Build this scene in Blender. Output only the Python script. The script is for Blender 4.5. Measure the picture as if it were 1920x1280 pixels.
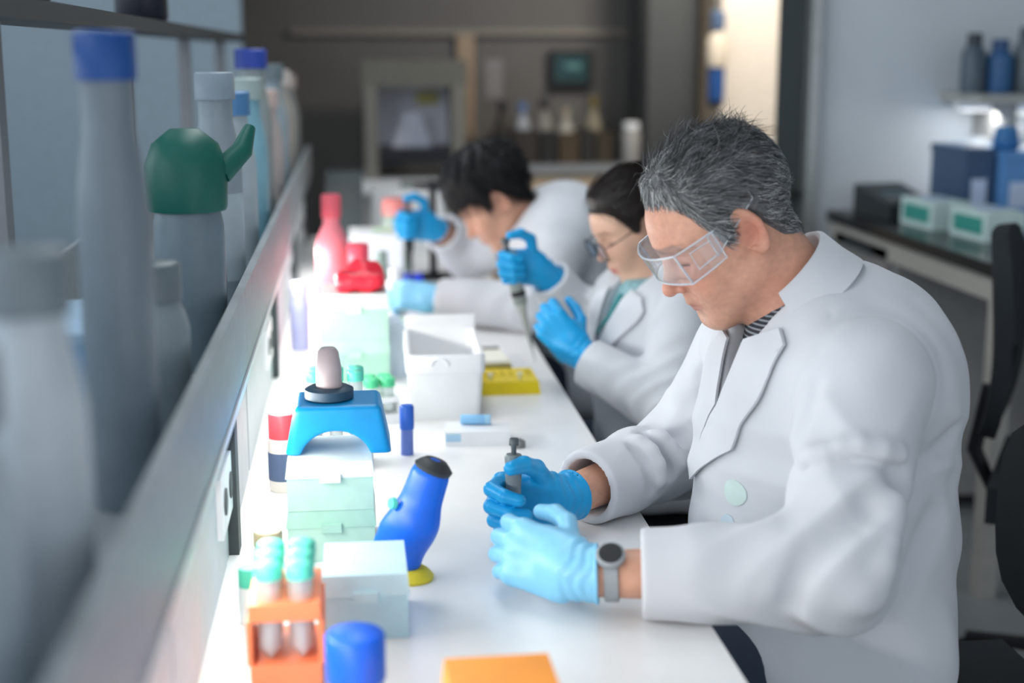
import bpy, bmesh, math, random
import numpy as np
from mathutils import Vector, Matrix
random.seed(7); rng = np.random.default_rng(7)
for o in list(bpy.data.objects): bpy.data.objects.remove(o)
SC = bpy.context.scene; COL = SC.collection
# ------------------------------------------------------------------ camera
cam_d = bpy.data.cameras.new('camera'); cam = bpy.data.objects.new('camera', cam_d); COL.objects.link(cam)
cam.location = (0, 0, 1.43)
cam.rotation_euler = (math.radians(90 - 11.45), 0, math.radians(-6.29))
cam_d.sensor_width = 36; cam_d.lens = 50.0; cam_d.clip_start = 0.05
cam_d.dof.use_dof = True; cam_d.dof.focus_distance = 2.09; cam_d.dof.aperture_fstop = 1.9
SC.camera = cam
# ------------------------------------------------------------------ world, lights, exposure
W = bpy.data.worlds.new('world'); SC.world = W; W.use_nodes = True
bgn = W.node_tree.nodes['Background']; bgn.inputs[0].default_value = (0.80, 0.86, 0.94, 1); bgn.inputs[1].default_value = 1.0
def area(name, loc, target, sx, sy, power, col):
    l = bpy.data.lights.new(name, 'AREA'); l.shape = 'RECTANGLE'; l.size = sx; l.size_y = sy; l.energy = power; l.color = col
    o = bpy.data.objects.new(name, l); COL.objects.link(o); o.location = loc
    o.rotation_euler = (Vector(target) - Vector(loc)).to_track_quat('-Z', 'Y').to_euler(); o['kind'] = 'helper'
    return o
area('under_shelf_lamp_light', (-.158, 2.35, .950), (.748, 2.35, .527), 4.4, .03, 11.5, (1.0, 0.985, 0.96))
area('added_left_key_light', (-1.15, 1.9, 2.68), (0.25, 2.0, 0.75), 5.0, 0.9, 20, (0.93, 0.96, 1.0))  # added key light from upper left, clearing the shelf bottles
area('window_daylight', (-2.4, 1.6, 2.0), (0.4, 2.0, 1.0), 4.4, 1.3, 30, (0.84, 0.92, 1.0))
area('ceiling_lamp_light', (0.02, 3.3, 2.66), (0.05, 3.3, 0), 3.2, 0.5, 20, (0.92, 0.96, 1.0))
area('corridor_lamp_light', (1.75, 5.75, 2.5), (2.05, 6.6, 1.2), 0.5, 0.3, 27, (1.0, 0.94, 0.86))
SC.view_settings.view_transform = 'Standard'; SC.view_settings.look = 'None'
SC.view_settings.exposure = 0.20; SC.view_settings.gamma = 1.0; SC.view_settings.use_curve_mapping = False
# ------------------------------------------------------------------ materials
def lin(h):
    h = h.lstrip('#'); c = [int(h[i:i+2], 16)/255 for i in (0, 2, 4)]
    return tuple(((x+.055)/1.055)**2.4 if x > .04045 else x/12.92 for x in c)
MATS = {}
def mat(name, hexcol=None, rough=.5, metal=0., var=.06, scale=30., bump=0., bscale=200., trans=0., attr=None, sss=0., sheen=0., alpha=1., emit=0., spec=.5, ior=1.45):
    if name in MATS: return MATS[name]
    m = bpy.data.materials.new(name); m.use_nodes = True; nt = m.node_tree; b = nt.nodes['Principled BSDF']
    L = nt.links
    tc = nt.nodes.new('ShaderNodeTexCoord')
    nz = nt.nodes.new('ShaderNodeTexNoise'); nz.inputs['Scale'].default_value = scale; nz.inputs['Detail'].default_value = 4
    L.new(tc.outputs['Object'], nz.inputs['Vector'])
    mp = nt.nodes.new('ShaderNodeMapRange'); mp.inputs[1].default_value = .3; mp.inputs[2].default_value = .7
    mp.inputs[3].default_value = 1-var; mp.inputs[4].default_value = 1+var
    L.new(nz.outputs['Fac'], mp.inputs[0])
    mx = nt.nodes.new('ShaderNodeVectorMath'); mx.operation = 'SCALE'
    if attr:
        at = nt.nodes.new('ShaderNodeAttribute'); at.attribute_name = attr; L.new(at.outputs['Color'], mx.inputs[0])
    else:
        mx.inputs[0].default_value = lin(hexcol)
    L.new(mp.outputs[0], mx.inputs['Scale']); L.new(mx.outputs[0], b.inputs['Base Color'])
    b.inputs['Roughness'].default_value = rough; b.inputs['Metallic'].default_value = metal
    b.inputs['Transmission Weight'].default_value = trans; b.inputs['Alpha'].default_value = alpha; b.inputs['IOR'].default_value = ior
    b.inputs['Specular IOR Level'].default_value = spec
    if sss: b.inputs['Subsurface Weight'].default_value = sss; b.inputs['Subsurface Radius'].default_value = (1., .35, .2); b.inputs['Subsurface Scale'].default_value = .006
    if sheen: b.inputs['Sheen Weight'].default_value = sheen
    if emit: b.inputs['Emission Color'].default_value = (*lin(hexcol), 1); b.inputs['Emission Strength'].default_value = emit
    if bump:
        n2 = nt.nodes.new('ShaderNodeTexNoise'); n2.inputs['Scale'].default_value = bscale; n2.inputs['Detail'].default_value = 3
        L.new(tc.outputs['Object'], n2.inputs['Vector'])
        bp = nt.nodes.new('ShaderNodeBump'); bp.inputs['Strength'].default_value = bump; bp.inputs['Distance'].default_value = .002
        L.new(n2.outputs['Fac'], bp.inputs['Height']); L.new(bp.outputs['Normal'], b.inputs['Normal'])
    MATS[name] = m; return m
def clearmat(name, tint='#ffffff', fac=.10, rough=.03, ior=1.5):
    """thin clear plastic: see-through with a fresnel gloss"""
    if name in MATS: return MATS[name]
    m = bpy.data.materials.new(name); m.use_nodes = True; nt = m.node_tree; nt.nodes.clear(); L = nt.links
    out = nt.nodes.new('ShaderNodeOutputMaterial'); tr = nt.nodes.new('ShaderNodeBsdfTransparent'); gl = nt.nodes.new('ShaderNodeBsdfGlossy')
    df = nt.nodes.new('ShaderNodeBsdfDiffuse'); m1 = nt.nodes.new('ShaderNodeMixShader'); m2 = nt.nodes.new('ShaderNodeMixShader')
    lw = nt.nodes.new('ShaderNodeLayerWeight'); lw.inputs[0].default_value = .5
    pw = nt.nodes.new('ShaderNodeMath'); pw.operation = 'POWER'; pw.inputs[1].default_value = 3.; L.new(lw.outputs['Facing'], pw.inputs[0])
    fr = nt.nodes.new('ShaderNodeMath'); fr.operation = 'MULTIPLY_ADD'; fr.inputs[1].default_value = .55; fr.inputs[2].default_value = (ior-1)*.25; L.new(pw.outputs[0], fr.inputs[0])
    tr.inputs[0].default_value = (*lin(tint), 1); gl.inputs['Roughness'].default_value = rough
    df.inputs[0].default_value = (*lin(tint), 1)
    m1.inputs[0].default_value = fac; L.new(tr.outputs[0], m1.inputs[1]); L.new(df.outputs[0], m1.inputs[2])
    L.new(fr.outputs[0], m2.inputs[0]); L.new(m1.outputs[0], m2.inputs[1]); L.new(gl.outputs[0], m2.inputs[2])
    L.new(m2.outputs[0], out.inputs[0]); MATS[name] = m; return m
def stripemat(name, c1, c2, freq):
    if name in MATS: return MATS[name]
    m = mat(name, c1, .8); nt = m.node_tree; b = nt.nodes['Principled BSDF']
    tc = nt.nodes.new('ShaderNodeTexCoord'); sp = nt.nodes.new('ShaderNodeSeparateXYZ'); nt.links.new(tc.outputs['Object'], sp.inputs[0])
    mu = nt.nodes.new('ShaderNodeMath'); mu.operation = 'MULTIPLY'; mu.inputs[1].default_value = freq; nt.links.new(sp.outputs['Z'], mu.inputs[0])
    fr = nt.nodes.new('ShaderNodeMath'); fr.operation = 'FRACT'; nt.links.new(mu.outputs[0], fr.inputs[0])
    gt = nt.nodes.new('ShaderNodeMath'); gt.operation = 'GREATER_THAN'; gt.inputs[1].default_value = .62; nt.links.new(fr.outputs[0], gt.inputs[0])
    mx = nt.nodes.new('ShaderNodeMix'); mx.data_type = 'RGBA'; mx.inputs[6].default_value = (*lin(c1), 1); mx.inputs[7].default_value = (*lin(c2), 1)
    nt.links.new(gt.outputs[0], mx.inputs[0]); nt.links.new(mx.outputs[2], b.inputs['Base Color']); return m
# ------------------------------------------------------------------ mesh helpers
def raw(name, me, m, parent=None, smooth=True):
    o = bpy.data.objects.new(name, me); COL.objects.link(o)
    if m: me.materials.append(m)
    if smooth and len(me.polygons): me.polygons.foreach_set('use_smooth', np.ones(len(me.polygons), bool))
    if parent: o.parent = parent
    return o
def obj(name, bm, m, parent=None, smooth=False, bevel=0., seg=2):
    if bevel:
        es = [e for e in bm.edges if len(e.link_faces) == 2 and e.calc_face_angle(0) > .6]
        bmesh.ops.bevel(bm, geom=es, offset=bevel, segments=seg, affect='EDGES', profile=.5, clamp_overlap=True)
    me = bpy.data.meshes.new(name); bmesh.ops.recalc_face_normals(bm, faces=bm.faces[:]); bm.to_mesh(me); bm.free()
    o = raw(name, me, m, parent, False)
    if smooth:
        for p in me.polygons: p.use_smooth = True
        try: me.set_sharp_from_angle(angle=math.radians(smooth if smooth > 1 else 40))
        except Exception: pass
    return o
def bx(bm, lo, hi, rot=None):
    v = []
    for z in (lo[2], hi[2]):
        for x, y in ((lo[0], lo[1]), (hi[0], lo[1]), (hi[0], hi[1]), (lo[0], hi[1])): v.append(bm.verts.new((x, y, z)))
    for f in ((3, 2, 1, 0), (4, 5, 6, 7), (0, 1, 5, 4), (1, 2, 6, 5), (2, 3, 7, 6), (3, 0, 4, 7)): bm.faces.new([v[i] for i in f])
    return v
def tbox(bm, lo, hi, top):  # box whose top rectangle is scaled by `top` about its centre
    v = bx(bm, lo, hi); cx, cy = (lo[0]+hi[0])/2, (lo[1]+hi[1])/2
    for q in v[4:]: q.co.x = cx+(q.co.x-cx)*top; q.co.y = cy+(q.co.y-cy)*top
    return v
def lathe(bm, prof, c=(0, 0, 0), n=24, M=None, cap=True):
    rings = []
    for r, z in prof:
        rings.append([bm.verts.new((M @ Vector((r*math.cos(2*math.pi*i/n), r*math.sin(2*math.pi*i/n), z)) if M else Vector((r*math.cos(2*math.pi*i/n)+c[0], r*math.sin(2*math.pi*i/n)+c[1], z+c[2])))) for i in range(n)])
    for a, b in zip(rings, rings[1:]):
        for i in range(n): bm.faces.new((a[i], a[(i+1) % n], b[(i+1) % n], b[i]))
    if cap:
        bm.faces.new(rings[0][::-1]); bm.faces.new(rings[-1])
def axisM(a, b):
    a = Vector(a); d = (Vector(b)-a).normalized(); q = d.to_track_quat('Z', 'Y').to_matrix().to_4x4(); q.translation = a; return q
def tube(bm, pts, r, n=8, closed=False, cap=True):
    pts = [Vector(p) for p in pts]; N = len(pts); rings = []
    rr = r if hasattr(r, '__len__') else [r]*N
    up = None
    for i, p in enumerate(pts):
        if closed: d = pts[(i+1) % N]-pts[i-1]
        else: d = pts[min(i+1, N-1)]-pts[max(i-1, 0)]
        d.normalize()
        if up is None: up = d.orthogonal().normalized()
        up = (up-d*up.dot(d)).normalized(); s = d.cross(up)
        rings.append([bm.verts.new(p+(up*math.cos(2*math.pi*k/n)+s*math.sin(2*math.pi*k/n))*rr[i]) for k in range(n)])
    for i in range(N if closed else N-1):
        a, b = rings[i], rings[(i+1) % N]
        for k in range(n): bm.faces.new((a[k], a[(k+1) % n], b[(k+1) % n], b[k]))
    if cap and not closed: bm.faces.new(rings[0][::-1]); bm.faces.new(rings[-1])
def BM(): return bmesh.new()
def tag(o, label, cat, group=None, kind=None):
    o['label'] = label; o['category'] = cat
    if group: o['group'] = group
    if kind: o['kind'] = kind
    return o
def thing(name, label, cat, loc=(0, 0, 0), rz=0., group=None):
    o = bpy.data.objects.new(name, None); COL.objects.link(o); o.location = loc; o.rotation_euler = (0, 0, rz); o.empty_display_size = .05
    return tag(o, label, cat, group)
def dup(root, loc, rz, label):
    def cp(o, par):
        c = o.copy(); COL.objects.link(c); c.parent = par
        for ch in kids.get(o.name, []): cp(ch, c)
        return c
    kids = {}
    for o in bpy.data.objects:
        if o.parent: kids.setdefault(o.parent.name, []).append(o)
    r = cp(root, None); r.location = loc; r.rotation_euler = (0, 0, rz); r['label'] = label
    return r
def struct(name, bm, m, bevel=0.):
    o = obj(name, bm, m, bevel=bevel); o['kind'] = 'structure'; return o
def text(name, body, size, M, m, parent, depth=.0004):
    """flat lettering turned into a mesh"""
    c = bpy.data.curves.new(name, 'FONT'); c.body = body; c.size = size; c.extrude = depth; c.align_x = 'CENTER'; c.align_y = 'CENTER'
    t = bpy.data.objects.new(name, c); COL.objects.link(t); bpy.context.view_layer.update()
    me = bpy.data.meshes.new_from_object(t.evaluated_get(bpy.context.evaluated_depsgraph_get())); bpy.data.objects.remove(t)
    me.transform(M); return raw(name, me, m, parent, False)
# ------------------------------------------------------------------ the room
M_floor = mat('floor_vinyl', '#8d9294', .35, var=.08, scale=4); M_taupe = mat('wall_taupe', '#6d6a67', .8, var=.05, scale=3)
M_bluewall = mat('wall_blue_grey', '#d0d7dc', .75, var=.04, scale=3); M_ceil = mat('ceiling_white', '#cfd2d3', .9)
M_darkgrey = mat('dark_grey_paint', '#3c4346', .6); M_midgrey = mat('mid_grey_paint', '#84868a', .5); M_black = mat('black_plastic', '#15181b', .45)
M_blackgloss = mat('black_laminate', '#1c1e20', .25); M_alu = mat('satin_aluminium', '#a9acab', .35, metal=.7); M_cream = mat('cream_laminate', '#e6dacb', .45)
M_beige = mat('beige_laminate', '#c2ac92', .5); M_white = mat('white_plastic', '#eceef0', .4, var=.03); M_top = mat('white_worktop', '#f1f1f0', .28, var=.03, scale=12)
M_steel = mat('brushed_steel', '#9aa1a5', .5, metal=.15, var=.08); M_greyp = mat('cabinet_grey', '#9c9c9a', .5); M_glassblue = mat('blue_grey_panel', '#94a6b2', .3)
b = BM(); bx(b, (-3.2, -1.5, -.05), (4.2, 7.6, 0)); struct('floor', b, M_floor)
b = BM(); bx(b, (-3.2, 7.4, 0), (4.2, 7.5, 2.8)); struct('wall_back', b, M_taupe)
b = BM(); bx(b, (4.1, -1.5, 0), (4.2, 7.4, 2.8)); struct('wall_right', b, M_bluewall)
b = BM(); bx(b, (-3.2, -1.5, 2.8), (4.2, 7.6, 2.9)); struct('ceiling', b, M_ceil)
b = BM(); bx(b, (1.565, 4.78, 0), (4.1, 4.88, 2.8)); struct('wall_partition', b, M_bluewall)
b = BM(); bx(b, (1.455, 4.80, 0), (1.535, 4.86, 2.8)); struct('wall_pillar', b, M_darkgrey)
b = BM(); bx(b, (1.46, 4.775, .945), (1.53, 4.80, .965)); o = obj('cable_strip', b, M_black); tag(o, 'thin black strip across the dark grey pillar', 'strip')
b = BM(); bx(b, (1.535, 4.74, 0), (1.57, 4.80, 2.8)); o = struct('trim_1', b, M_alu)
b = BM(); bx(b, (-3.0, 6.2, 0), (-.46, 6.26, 2.8)); struct('wall_left', b, M_glassblue)
b = BM(); bx(b, (-3.2, -1.5, 0), (-3.1, 7.4, .80)); bx(b, (-3.2, -1.5, 2.62), (-3.1, 7.4, 2.8)); struct('wall_window_side', b, M_bluewall)
for i in range(5):
    y = -1.5+i*1.78; b = BM()
    for lo_, hi_ in (((-3.17, y, .80), (-3.13, y+.06, 2.62)), ((-3.17, y+1.72, .80), (-3.13, y+1.78, 2.62)), ((-3.17, y, .80), (-3.13, y+1.78, .86)), ((-3.17, y, 2.56), (-3.13, y+1.78, 2.62))): bx(b, lo_, hi_)
    w = struct('window_%d' % (i+1), b, M_alu)
    b = BM(); bx(b, (-3.155, y+.06, .86), (-3.145, y+1.72, 2.56)); obj('pane', b, clearmat('window_glass', '#f2f8fb', .02, ior=1.2), w)
# ceiling lamp over the bench
t = thing('ceiling_lamp', 'long white ceiling lamp above the lab bench', 'lamp', (0.02, 3.3, 2.8))
b = BM(); bx(b, (-.28, -1.65, -.09), (.28, 1.65, 0)); obj('housing', b, M_white, t, bevel=.01)
t = thing('ceiling_lamp', 'added wide white ceiling lamp left of the lab bench', 'lamp', (-1.15, 1.9, 2.8))  # unseen housing, added to go with the left key light
b = BM(); bx(b, (-.48, -2.55, -.09), (.48, 2.55, 0)); obj('housing', b, M_white, t, bevel=.01)
# ------------------------------------------------------------------ back of the room
t = thing('back_counter', 'beige base cabinet with grey worktop along the far wall', 'counter', (1.25, 6.75, 0))
b = BM(); bx(b, (-.62, .02, .08), (.13, .62, .87)); obj('body', b, M_beige, t)
b = BM(); bx(b, (-.64, -.02, .87), (.13, .64, .905)); obj('worktop', b, mat('grey_worktop', '#8f9296', .35), t, bevel=.004)
for i in range(2):
    b = BM(); bx(b, (-.61+i*.37, 0, .12), (-.25+i*.37, .02, .85)); d = obj('door', b, M_beige, t, bevel=.004)
    b = BM(); tube(b, [(-.29+i*.37, -.02, .70), (-.29+i*.37, -.02, .82)], .006); obj('handle', b, M_alu, d)
# boxes standing in a row on it
cols = ['#2b2822', '#37302a', '#232322', '#4a3c2c', '#2c2a28', '#3d3326', '#242424']
x = .66
for i, (w, h) in enumerate(((.09, .14), (.12, .155), (.08, .15), (.10, .14), (.06, .16), (.08, .145), (.09, .16))):
    t = thing('storage_box', ['dark storage box at the left end of the row on the far counter', 'second dark box from the left on the far counter', 'third black box from the left on the far counter', 'dark brown box in the middle of the far counter row', 'narrow black box on the far counter right of the brown one', 'tan brown box near the right end of the far counter row', 'black box closing the right end of the far counter row'][i], 'box', (x+w/2, 6.97, .905), 0, 'dark boxes in a row on the far counter')
    m = mat('dark_box_%d' % i, cols[i], .6); b = BM(); bx(b, (-w/2, -.11, 0), (w/2, .11, h*.8)); obj('body', b, m, t, bevel=.004)
    b = BM(); bx(b, (-w/2-.003, -.113, h*.8), (w/2+.003, .113, h)); obj('lid', b, m, t, bevel=.004); x += w+.012
t = thing('white_canister', 'white canister at the right end of the far counter', 'canister', (1.33, 6.82, .905))
b = BM(); lathe(b, [(.04, 0), (.045, .01), (.045, .15), (.035, .17)]); obj('body', b, mat('canister', '#9d9b97', .5), t, smooth=True)
b = BM(); lathe(b, [(.038, .17), (.038, .195), (.03, .2)]); obj('lid', b, M_white, t, smooth=True)
for i, (xx, h, c, cc, lb) in enumerate(((.74, .29, '#3d3a33', '#1b1b1b', 'tall dark bottle at the left behind the far counter boxes'), (.84, .28, '#a8adb5', '#5f7aa8', 'pale grey bottle with bluish cap behind the far counter boxes'), (.95, .30, '#8d8a84', '#222222', 'grey bottle with black cap left of centre on the far counter'), (1.06, .25, '#b0aca2', '#9d9482', 'pale bottle standing behind the brown box on the far counter'), (1.20, .31, '#8d8470', '#6b5b2a', 'tall bottle with olive yellow cap on the far counter'))):
    t = thing('reagent_bottle', lb, 'bottle', (xx, 7.15, .905), 0, 'bottles on the far counter')
    b = BM(); lathe(b, [(.04, 0), (.042, .01), (.042, h*.6), (.018, h*.78), (.018, h*.84)], n=16); obj('body', b, mat('far_bottle_%d' % i, c, .4), t, smooth=True)
    b = BM(); lathe(b, [(.022, h*.84), (.022, h), (.018, h+.005)], n=12); obj('cap', b, mat('far_cap_%d' % i, cc, .5), t, smooth=True)
# wall device and control panel
t = thing('wall_monitor', 'small dark screen mounted high on the far wall', 'monitor', (1.115, 7.40, 1.35))
b = BM(); bx(b, (-.11, -.05, -.095), (.11, 0, .095)); obj('housing', b, M_black, t, bevel=.012)
b = BM(); bx(b, (-.085, -.054, -.06), (.085, -.05, .07)); obj('screen', b, mat('dim_screen', '#2b4a4e', .2), t)
b = BM(); bx(b, (-.03, -.058, .00), (.05, -.054, .03)); obj('readout', b, mat('readout', '#5f8c8a', .3), t)
t = thing('wall_notice', 'narrow grey paper notice pinned to the far wall', 'notice', (.72, 7.395, 1.30)); b = BM(); bx(b, (-.045, -.004, -.1), (.045, 0, .1)); obj('sheet', b, mat('notice_grey', '#8f8d8c', .8), t)
b = BM(); lathe(b, [(.006, 0), (.005, .004), (.001, .006)], n=8, M=Matrix.Translation((0, -.004, .09)) @ Matrix.Rotation(math.radians(90), 4, 'X')); obj('pin', b, M_alu, t)
b = BM(); bx(b, (.53, 7.36, .0), (.62, 7.40, 1.52)); o = struct('trim_2', b, mat('trim_tan', '#a58f78', .6))
b = BM(); bx(b, (-.30, 7.36, 1.52), (1.60, 7.40, 1.55)); o = obj('wall_rail', b, mat('rail_taupe', '#8d857b', .6)); tag(o, 'thin taupe rail running along the far wall above the screen', 'rail')
# fume hood like cabinet with lit sash in the far left
t = thing('fume_cabinet', 'white framed cabinet with glass front at the end of the room', 'cabinet', (.28, 6.55, 0))
b = BM(); bx(b, (-.30, .02, .0), (.30, .6, .80)); obj('base', b, M_greyp, t)
b = BM(); bx(b, (-.32, -.02, .80), (.32, .62, .86)); obj('worktop', b, M_white, t, bevel=.006)
for s in (-1, 1):
    b = BM(); bx(b, (s*.20-.03, .05, .86), (s*.20+.03, .55, 1.28)); obj('side_post', b, mat('hood_frame', '#7d7a72', .5), t, bevel=.006)
b = BM(); bx(b, (-.24, .05, 1.28), (.24, .55, 1.40)); obj('canopy', b, mat('hood_canopy', '#6d6b62', .6), t, bevel=.01)
b = BM(); bx(b, (-.17, .35, .98), (.17, .38, 1.28)); obj('back_panel', b, mat('hood_panel', '#dfe2ee', .4), t)
b = BM(); bx(b, (-.165, .05, .93), (.165, .36, 1.0)); obj('inner_tray', b, mat('hood_tray', '#1d2028', .4), t, bevel=.01)
b = BM(); tbox(b, (-.10, .2, 1.0), (.08, .24, 1.16), .45); obj('light_shade', b, mat('hood_paper', '#c9cddb', .6), t)
b = BM(); bx(b, (.02, .33, 1.19), (.12, .35, 1.25)); obj('label_plate', b, mat('hood_yellow', '#c9c27a', .6), t)
# tall cream cupboard, warm lit
t = thing('tall_cupboard', 'tall cream cupboard glowing in warm light behind the pillar', 'cupboard', (1.93, 6.55, 0))
b = BM(); bx(b, (-.24, .02, 0), (.55, .5, 2.6)); obj('body', b, M_beige, t)
for z0, z1 in ((.06, 1.07), (1.085, 2.55)):
    b = BM(); bx(b, (-.235, 0, z0), (.55, .02, z1)); d = obj('door', b, M_cream, t, bevel=.004)
    b = BM(); tube(b, [(.24, -.03, (z0+z1)/2-.08), (.24, -.03, (z0+z1)/2+.08)], .008); obj('handle', b, M_beige, d)
t = thing('wall_shade_panel', 'tall dark panel standing in for the shaded wall beside the cream cupboard', 'panel', (1.46, 6.9, 0))
b = BM(); bx(b, (-.06, 0, 0), (.20, .4, 2.6)); obj('board', b, mat('wall_shade_grey', '#4b4d4d', .6), t)  # dark board stands in for the shadow on the far wall
b = BM(); bx(b, (-.07, -.01, 0), (-.04, .02, 2.6)); obj('edge_strip', b, M_black, t)
# hanging wash-bottle holder on the cupboard side
t = thing('hanging_bottle', 'blue and white bottle hanging beside the cream cupboard', 'bottle', (1.645, 6.44, 1.19))
b = BM(); lathe(b, [(.03, 0), (.036, .01), (.036, .03)], n=16); obj('base', b, mat('navy_plastic', '#1d2236', .5), t, smooth=True)
b = BM(); lathe(b, [(.036, .03), (.038, .05), (.038, .18)], n=16); obj('sleeve', b, mat('mid_blue_plastic', '#23508f', .5), t, smooth=True)
b = BM(); lathe(b, [(.045, .18), (.048, .2), (.048, .30), (.02, .34)], n=16); obj('body', b, mat('offwhite_plastic', '#d8c9b4', .5), t, smooth=True)
b = BM(); lathe(b, [(.03, .34), (.034, .35), (.034, .42), (.02, .43)], n=16); obj('cap', b, mat('slate_blue_plastic', '#5a6d8a', .5), t, smooth=True)
b = BM(); tube(b, [(0, 0, .43), (0, 0, .52), (0, .10, .54)], .005); obj('hook', b, M_alu, t)
# ------------------------------------------------------------------ right side: side bench, shelf, boxes
t = thing('side_bench', 'grey side bench with black top, drawers and an open knee hole', 'bench', (1.62, 3.55, 0))
b = BM(); bx(b, (.0, -.15, .865), (.75, 1.21, .90)); obj('worktop', b, M_blackgloss, t, bevel=.004)
b = BM(); bx(b, (.03, .62, .05), (.70, 1.19, .865)); obj('drawer_unit', b, M_greyp, t)
for z0, z1 in ((.70, .835), (.50, .685), (.08, .485)):
    b = BM(); bx(b, (.012, .66, z0), (.03, 1.15, z1)); d = obj('drawer', b, mat('drawer_grey', '#8c8b89', .5), t, bevel=.004)
    b = BM(); bx(b, (.0, .78, z1-.03), (.014, 1.03, z1-.012)); obj('handle', b, M_darkgrey, d, bevel=.003)
b = BM(); bx(b, (.012, -.13, .80), (.05, 1.19, .865)); obj('apron', b, mat('apron_grey', '#b3b0a8', .5), t, bevel=.003)
for y in (-.12,):
    b = BM(); bx(b, (.012, y, 0), (.06, y+.06, .80)); obj('leg', b, mat('apron_grey', '#b3b0a8', .5), t, bevel=.003)
b = BM(); bx(b, (.55, -.1, .1), (.58, .62, .865)); obj('back_panel', b, M_darkgrey, t)
t = thing('card_terminal', 'small dark instrument with keypad at the corner of the side bench', 'instrument', (1.78, 4.55, .90), math.radians(12))
b = BM(); v = bx(b, (-.09, -.11, 0), (.09, .11, .05)); v[6].co.z += .05; v[7].co.z += .05; obj('housing', b, mat('instrument_dark', '#33393b', .5), t, bevel=.008)
b = BM(); bx(b, (-.05, .0, .075), (.05, .07, .079)); obj('display', b, mat('teal_display', '#6c98a6', .3), t)
for i in range(6):
    b = BM(); bx(b, (-.06+(i % 3)*.045, -.08+(i//3)*.035, .055), (-.03+(i % 3)*.045, -.055+(i//3)*.035, .07)); obj('key', b, M_midgrey, t, bevel=.003)
for i, (yy, xx, lb) in enumerate(((4.27, 1.80, 'white and teal glove box beside the small dark instrument'), (3.98, 1.84, 'white and teal glove box nearer the camera on the side bench'))):
    t = thing('glove_box', lb, 'box', (xx, yy, .90), math.radians(4), 'teal glove boxes on the side bench')
    b = BM(); bx(b, (-.06, -.11, 0), (.06, .11, .085)); obj('carton', b, mat('mint_card', '#cfe6e2', .6), t, bevel=.003)
    b = BM(); bx(b, (-.0625, -.085, .018), (-.06, .085, .066)); obj('printed_panel', b, mat('teal_print', '#3f9c90', .6), t)
    b = BM(); lathe(b, [(.001, .0855), (.045, .0855), (.045, .0875)], n=18); obj('slot', b, mat('slot_grey', '#aebfe0', .6), t)
for i, (yy, xx, w, h, c, lb) in enumerate(((4.50, 1.98, .09, .21, '#3e5878', 'dark blue box at the left of the blue boxes on the side bench'), (4.45, 2.10, .12, .20, '#5f95cf', 'bright blue box in the middle on the side bench'), (4.42, 2.28, .18, .19, '#8fb4e2', 'pale blue box at the right on the side bench'))):
    t = thing('blue_box', lb, 'box', (xx, yy, .90), 0, 'blue boxes on the side bench')
    m = mat('blue_box_%d' % i, c, .5); b = BM(); bx(b, (-w/2, -.14, 0), (w/2, .14, h)); obj('body', b, m, t, bevel=.006)
    b = BM(); bx(b, (-w/2-.004, -.144, h), (w/2+.004, .144, h+.025)); obj('lid', b, m, t, bevel=.006)
    b = BM(); bx(b, (-w/2+.02, -.142, .05), (w/2-.02, -.14, h*.65)); obj('label', b, mat('pale_label', '#c8d6ee', .6), t)
t = thing('round_jar', 'round blue jar standing on the bright blue box', 'jar', (2.09, 4.42, 1.125))
b = BM(); lathe(b, [(.035, 0), (.042, .01), (.042, .045), (.035, .055)]); obj('body', b, mat('jar_blue', '#2f6ea8', .4), t, smooth=True)
b = BM(); lathe(b, [(.037, .055), (.037, .07), (.03, .075)]); obj('lid', b, mat('jar_lid', '#3c7db4', .4), t, smooth=True)
t = thing('wall_shelf', 'grey shelf on the right wall holding blue bottles', 'shelf', (2.33, 4.60, 1.27))
b = BM(); bx(b, (-.32, -.16, 0), (1.3, .17, .03)); obj('board', b, mat('shelf_grey', '#a9aaa6', .5), t, bevel=.003)
for xx in (-.2, .6):
    b = BM(); bx(b, (xx, -.12, -.12), (xx+.02, .17, 0)); obj('bracket', b, M_greyp, t)
t = thing('shelf_lamp', 'white lamp strip under the right wall shelf', 'lamp', (2.35, 4.66, 1.24)); b = BM(); bx(b, (-.33, -.03, 0), (.5, .03, .03)); obj('housing', b, M_white, t, bevel=.004)
area('shelf_lamp_light', (2.40, 4.655, 1.235), (2.38, 4.74, .9), .75, .05, 3.2, (1., .98, .95))
for i, (xx, r, h, c, cc, lb) in enumerate(((2.03, .04, .19, '#4d5c68', '#30383f', 'grey bottle at the left end of the right wall shelf'), (2.12, .045, .17, '#33608f', '#284c78', 'blue jar on the right wall shelf beside the grey bottle'), (2.21, .04, .21, '#5a666d', '#3e4a52', 'tall grey bottle in the middle of the right wall shelf'), (2.30, .05, .15, '#0f6a86', '#0b4f6c', 'teal blue jar on the right wall shelf near the picture edge'))):
    t = thing('shelf_bottle', lb, 'bottle', (xx, 4.57, 1.30), 0, 'bottles on the right wall shelf')
    b = BM(); lathe(b, [(r*.95, 0), (r, .008), (r, h*.7), (r*.6, h*.82)], n=20); obj('body', b, mat('shelf_bottle_%d' % i, c, .35), t, smooth=True)
    b = BM(); lathe(b, [(r*.62, h*.8), (r*.62, h), (r*.5, h+.005)], n=16); obj('cap', b, mat('shelf_cap_%d' % i, cc, .4), t, smooth=True)
t = thing('wall_socket', 'dark socket box on the right wall below the shelf', 'socket', (2.27, 4.78, 1.17)); b = BM(); bx(b, (-.06, -.03, -.05), (.06, 0, .05)); obj('box', b, mat('socket_dark', '#59636b', .5), t, bevel=.006)
b = BM(); bx(b, (-.03, -.034, -.02), (.03, -.03, .02)); obj('face', b, M_midgrey, t)
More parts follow.
